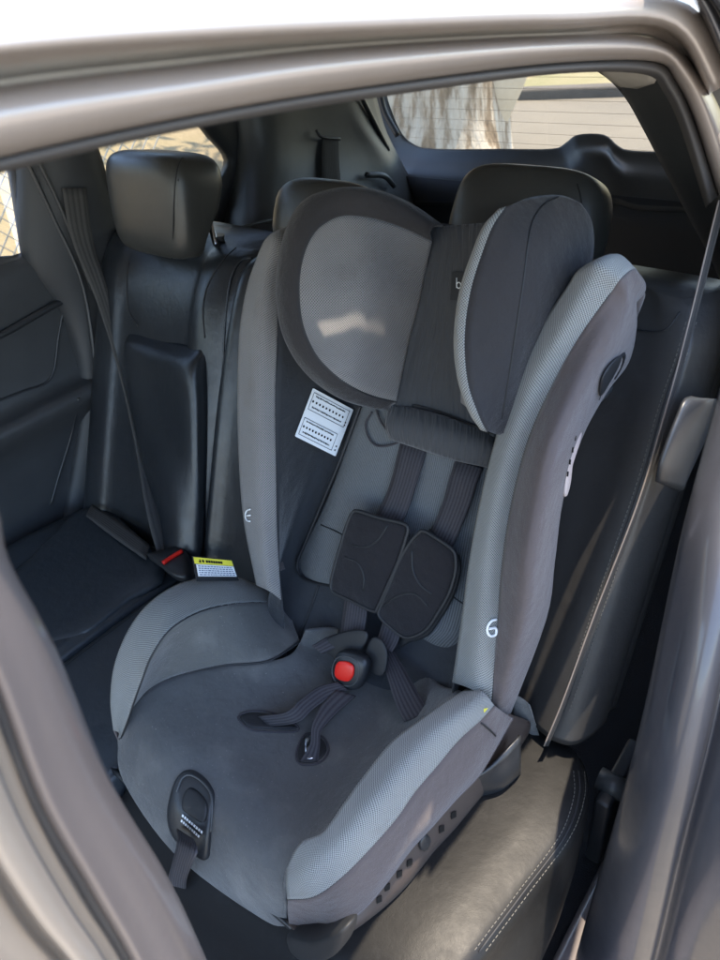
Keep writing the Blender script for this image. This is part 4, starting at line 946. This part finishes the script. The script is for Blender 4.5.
fl = [[(390,405,-.078),(420,410,-.076),(455,420,-.076),(495,436,-.078)], [(387,416,-.062),(420,422,-.058),(455,432,-.058),(494,446,-.062)], [(386,428,-.058),(418,434,-.053),(454,444,-.053),(493,457,-.058)], [(390,438,-.062),(418,445,-.060),(452,457,-.060),(490,466,-.064)], [(394,440,-.080),(418,448,-.080),(452,459,-.080),(489,467,-.082)]]
patch('headrest_flap', [[W(a, b, c) for a, b, c in r_] for r_ in fl], M_GATH, cs, 5, 6, .003)
tube('elastic_cord', [dt(374,412,.003), dt(368,424,.004), dt(371,438,.004), dt(380,446,.004), dt(396,444,.004), dt(404,438,.003)], .0016, M_STRAP, cs)
tube('elastic_cord', [dt(378,408,.004), dt(384,422,.006), dt(394,434,.006), dt(404,442,.004)], .0018, M_STRAP, cs)
# rear closing of the headrest
patch('headrest_back', [[L(.16, v_, -.06), L(.1, v_, -.13), L(0, v_, -.15), L(-.1, v_, -.13), L(-.16, v_, -.08)] for v_ in (.50, .42, .34, .26)], M_HEAD, cs, 4, 4, .004)

# --- adjuster plate on the front lip
ad = [(174,792),(180,776),(190,771),(202,777),(212,789),(215,802),(213,830),(211,854),(207,857),(196,850),(182,840),(174,828),(171,810)]
adn = Vector((-.15, .92, .35)).normalized()
ap = pad('adjuster_plate', [dk(a, b, .002) for a, b in ad], adn, .016, M_BLK, cs, 3, .5)
dap = on_mesh(ap)
pad('adjuster_lever', [dap(a, b, .002) for a, b in [(184,796),(190,788),(200,794),(207,804),(207,816),(203,822),(194,816),(185,810),(183,804)]], adn, .006, M_PIPE, ap, 3, .3)
tube('plate_rim', [dap(a, b, .001) for a, b in [(177,792),(182,779),(190,775),(201,781),(210,792),(212,806),(210,832)]], .0016, M_TRIM, ap)
txt = []
for (x0, y0), (x1, y1) in (((183,814),(204,832)), ((182,819),(201,836))):
    n_ = 9
    for i in range(n_):
        a0 = i / n_; a1 = a0 + .075
        P = lambda t, o_: dap(x0 + (x1 - x0) * t - .8 * o_, y0 + (y1 - y0) * t + 2.0 * o_, .0012)
        txt.append([P(a0, 0), P(a1, 0), P(a1, 1), P(a0, 1)])
plate('plate_lettering', txt, M_WHITE, ap, .0004)
ribbon('adjuster_strap', [dap(180,828,.006), Y(178,842,-.178), Y(173,862,-.172), Z(168,885,.64), Z(172,930,.52), Z(190,990,.45)], [dap(196,838,.006), Y(197,850,-.174), Y(190,868,-.168), Z(186,890,.635), Z(192,935,.52), Z(212,990,.45)], M_STRAP, cs, 5, .003)
# --- warning tag on the far arm
tg_ = [X(192,556,.79), X(232,560,.785), X(238,578,.78), X(196,578,.78)]
def tq(s, t, k=0): p = tg_[0].lerp(tg_[1], s).lerp(tg_[3].lerp(tg_[2], s), t); return p + (CP - p).normalized() * k
tq_o = plate('warning_tag', [[tq(0, 0), tq(1, 0), tq(1, 1.15), tq(0, 1.15)]], M_BLK, cs, .001)
plate('tag_header', [[tq(.03, .04, .001), tq(.98, .04, .001), tq(.98, .34, .001), tq(.03, .34, .001)]], M_YEL, tq_o, .0004)
plate('tag_text_panel', [[tq(.06, .36, .001), tq(.98, .36, .001), tq(.98, .92, .001), tq(.06, .92, .001)]], M_WHITE, tq_o, .0004)
ink = [[tq(s, .14, .0016), tq(s + .05, .14, .0016), tq(s + .05, .26, .0016), tq(s, .26, .0016)] for s in (.22, .31, .37, .43, .49, .55, .61, .67)] + [[tq(.14, .27, .0016), tq(.17, .10, .0016), tq(.2, .27, .0016)]]
M_INKB = mat('blue_grey_ink', (.12, .14, .22), .6)
plate('tag_lettering', ink, M_INK, tq_o, .0003)
ink = []
for t_ in (.44, .54, .64, .74, .84):
    s = .1
    while s < .9: l_ = random.uniform(.02, .07); ink.append([tq(s, t_ - .02, .0016), tq(s + l_, t_ - .02, .0016), tq(s + l_, t_ + .025, .0016), tq(s, t_ + .025, .0016)]); s += l_ + .02
plate('tag_small_print', ink, M_INKB, tq_o, .0003)
# near yellow tag
dna = on_mesh(arms)
plate('yellow_tag', [[W(456,716,.02), W(470,711,.03), W(488,708,.03), W(484,713,.03), W(466,720,.03), W(455,724,.02)]], M_YEL, cs, .001)
tube('hem_gap', [dna(a, b, .001) for a, b in [(480,722),(487,728),(494,735)]], .0012, M_PIPE, arms)
# --- round emblems on the wing bands
def emblem(parent, drop, pts, r):
    tubes('emblem', [[drop(a, b, .0016) for a, b in q] for q in pts], r, M_WHITE, parent)
dbn = on_mesh(band)
emblem(band, dbn, [[(495.5,618.5),(490.5,620),(487,625),(486.5,631),(489.5,635),(494,634),(495.5,630),(494,627),(488,628)]], .0019)
dbf = on_mesh(band2)
emblem(band2, dbf, [[(252,509),(248.5,510.5),(247,515),(248.5,520),(252,521)], [(247.5,515.5),(252,515)]], .0013)

# ------------------------------------------------------------------ made-up slit cut through roof and headliner, to light the headrest wing
dhf = on_mesh(hface)
st_ = [(317,317),(341,311),(366,307),(388,305)]; sb_ = [(325,331),(344,326),(364,322),(382,319)]
slits = [[dhf(*st_[i]), dhf(*st_[i + 1]), dhf(*sb_[i + 1]), dhf(*sb_[i])] for i in range(3)]
for ob in [o_ for o_ in car.children if o_.name in ('roof', 'headliner')]:
    off = org(ob); bm = bmesh.new(); bm.from_mesh(ob.data)
    for slit in slits:
        cen = sum(slit, Vector()) / 4; pls = []
        for i in range(4):
            a, b = slit[i], slit[(i + 1) % 4]; n_ = (b - a).cross(S).normalized()
            if (cen - a).dot(n_) < 0: n_ = -n_
            pls.append((a, n_)); bmesh.ops.bisect_plane(bm, geom=bm.verts[:] + bm.edges[:] + bm.faces[:], plane_co=a - off, plane_no=n_)
        bmesh.ops.delete(bm, geom=[f_ for f_ in bm.faces if all((f_.calc_center_median() + off - a).dot(n_) > -1e-5 for a, n_ in pls)], context='FACES')
    bm.to_mesh(ob.data); bm.free()
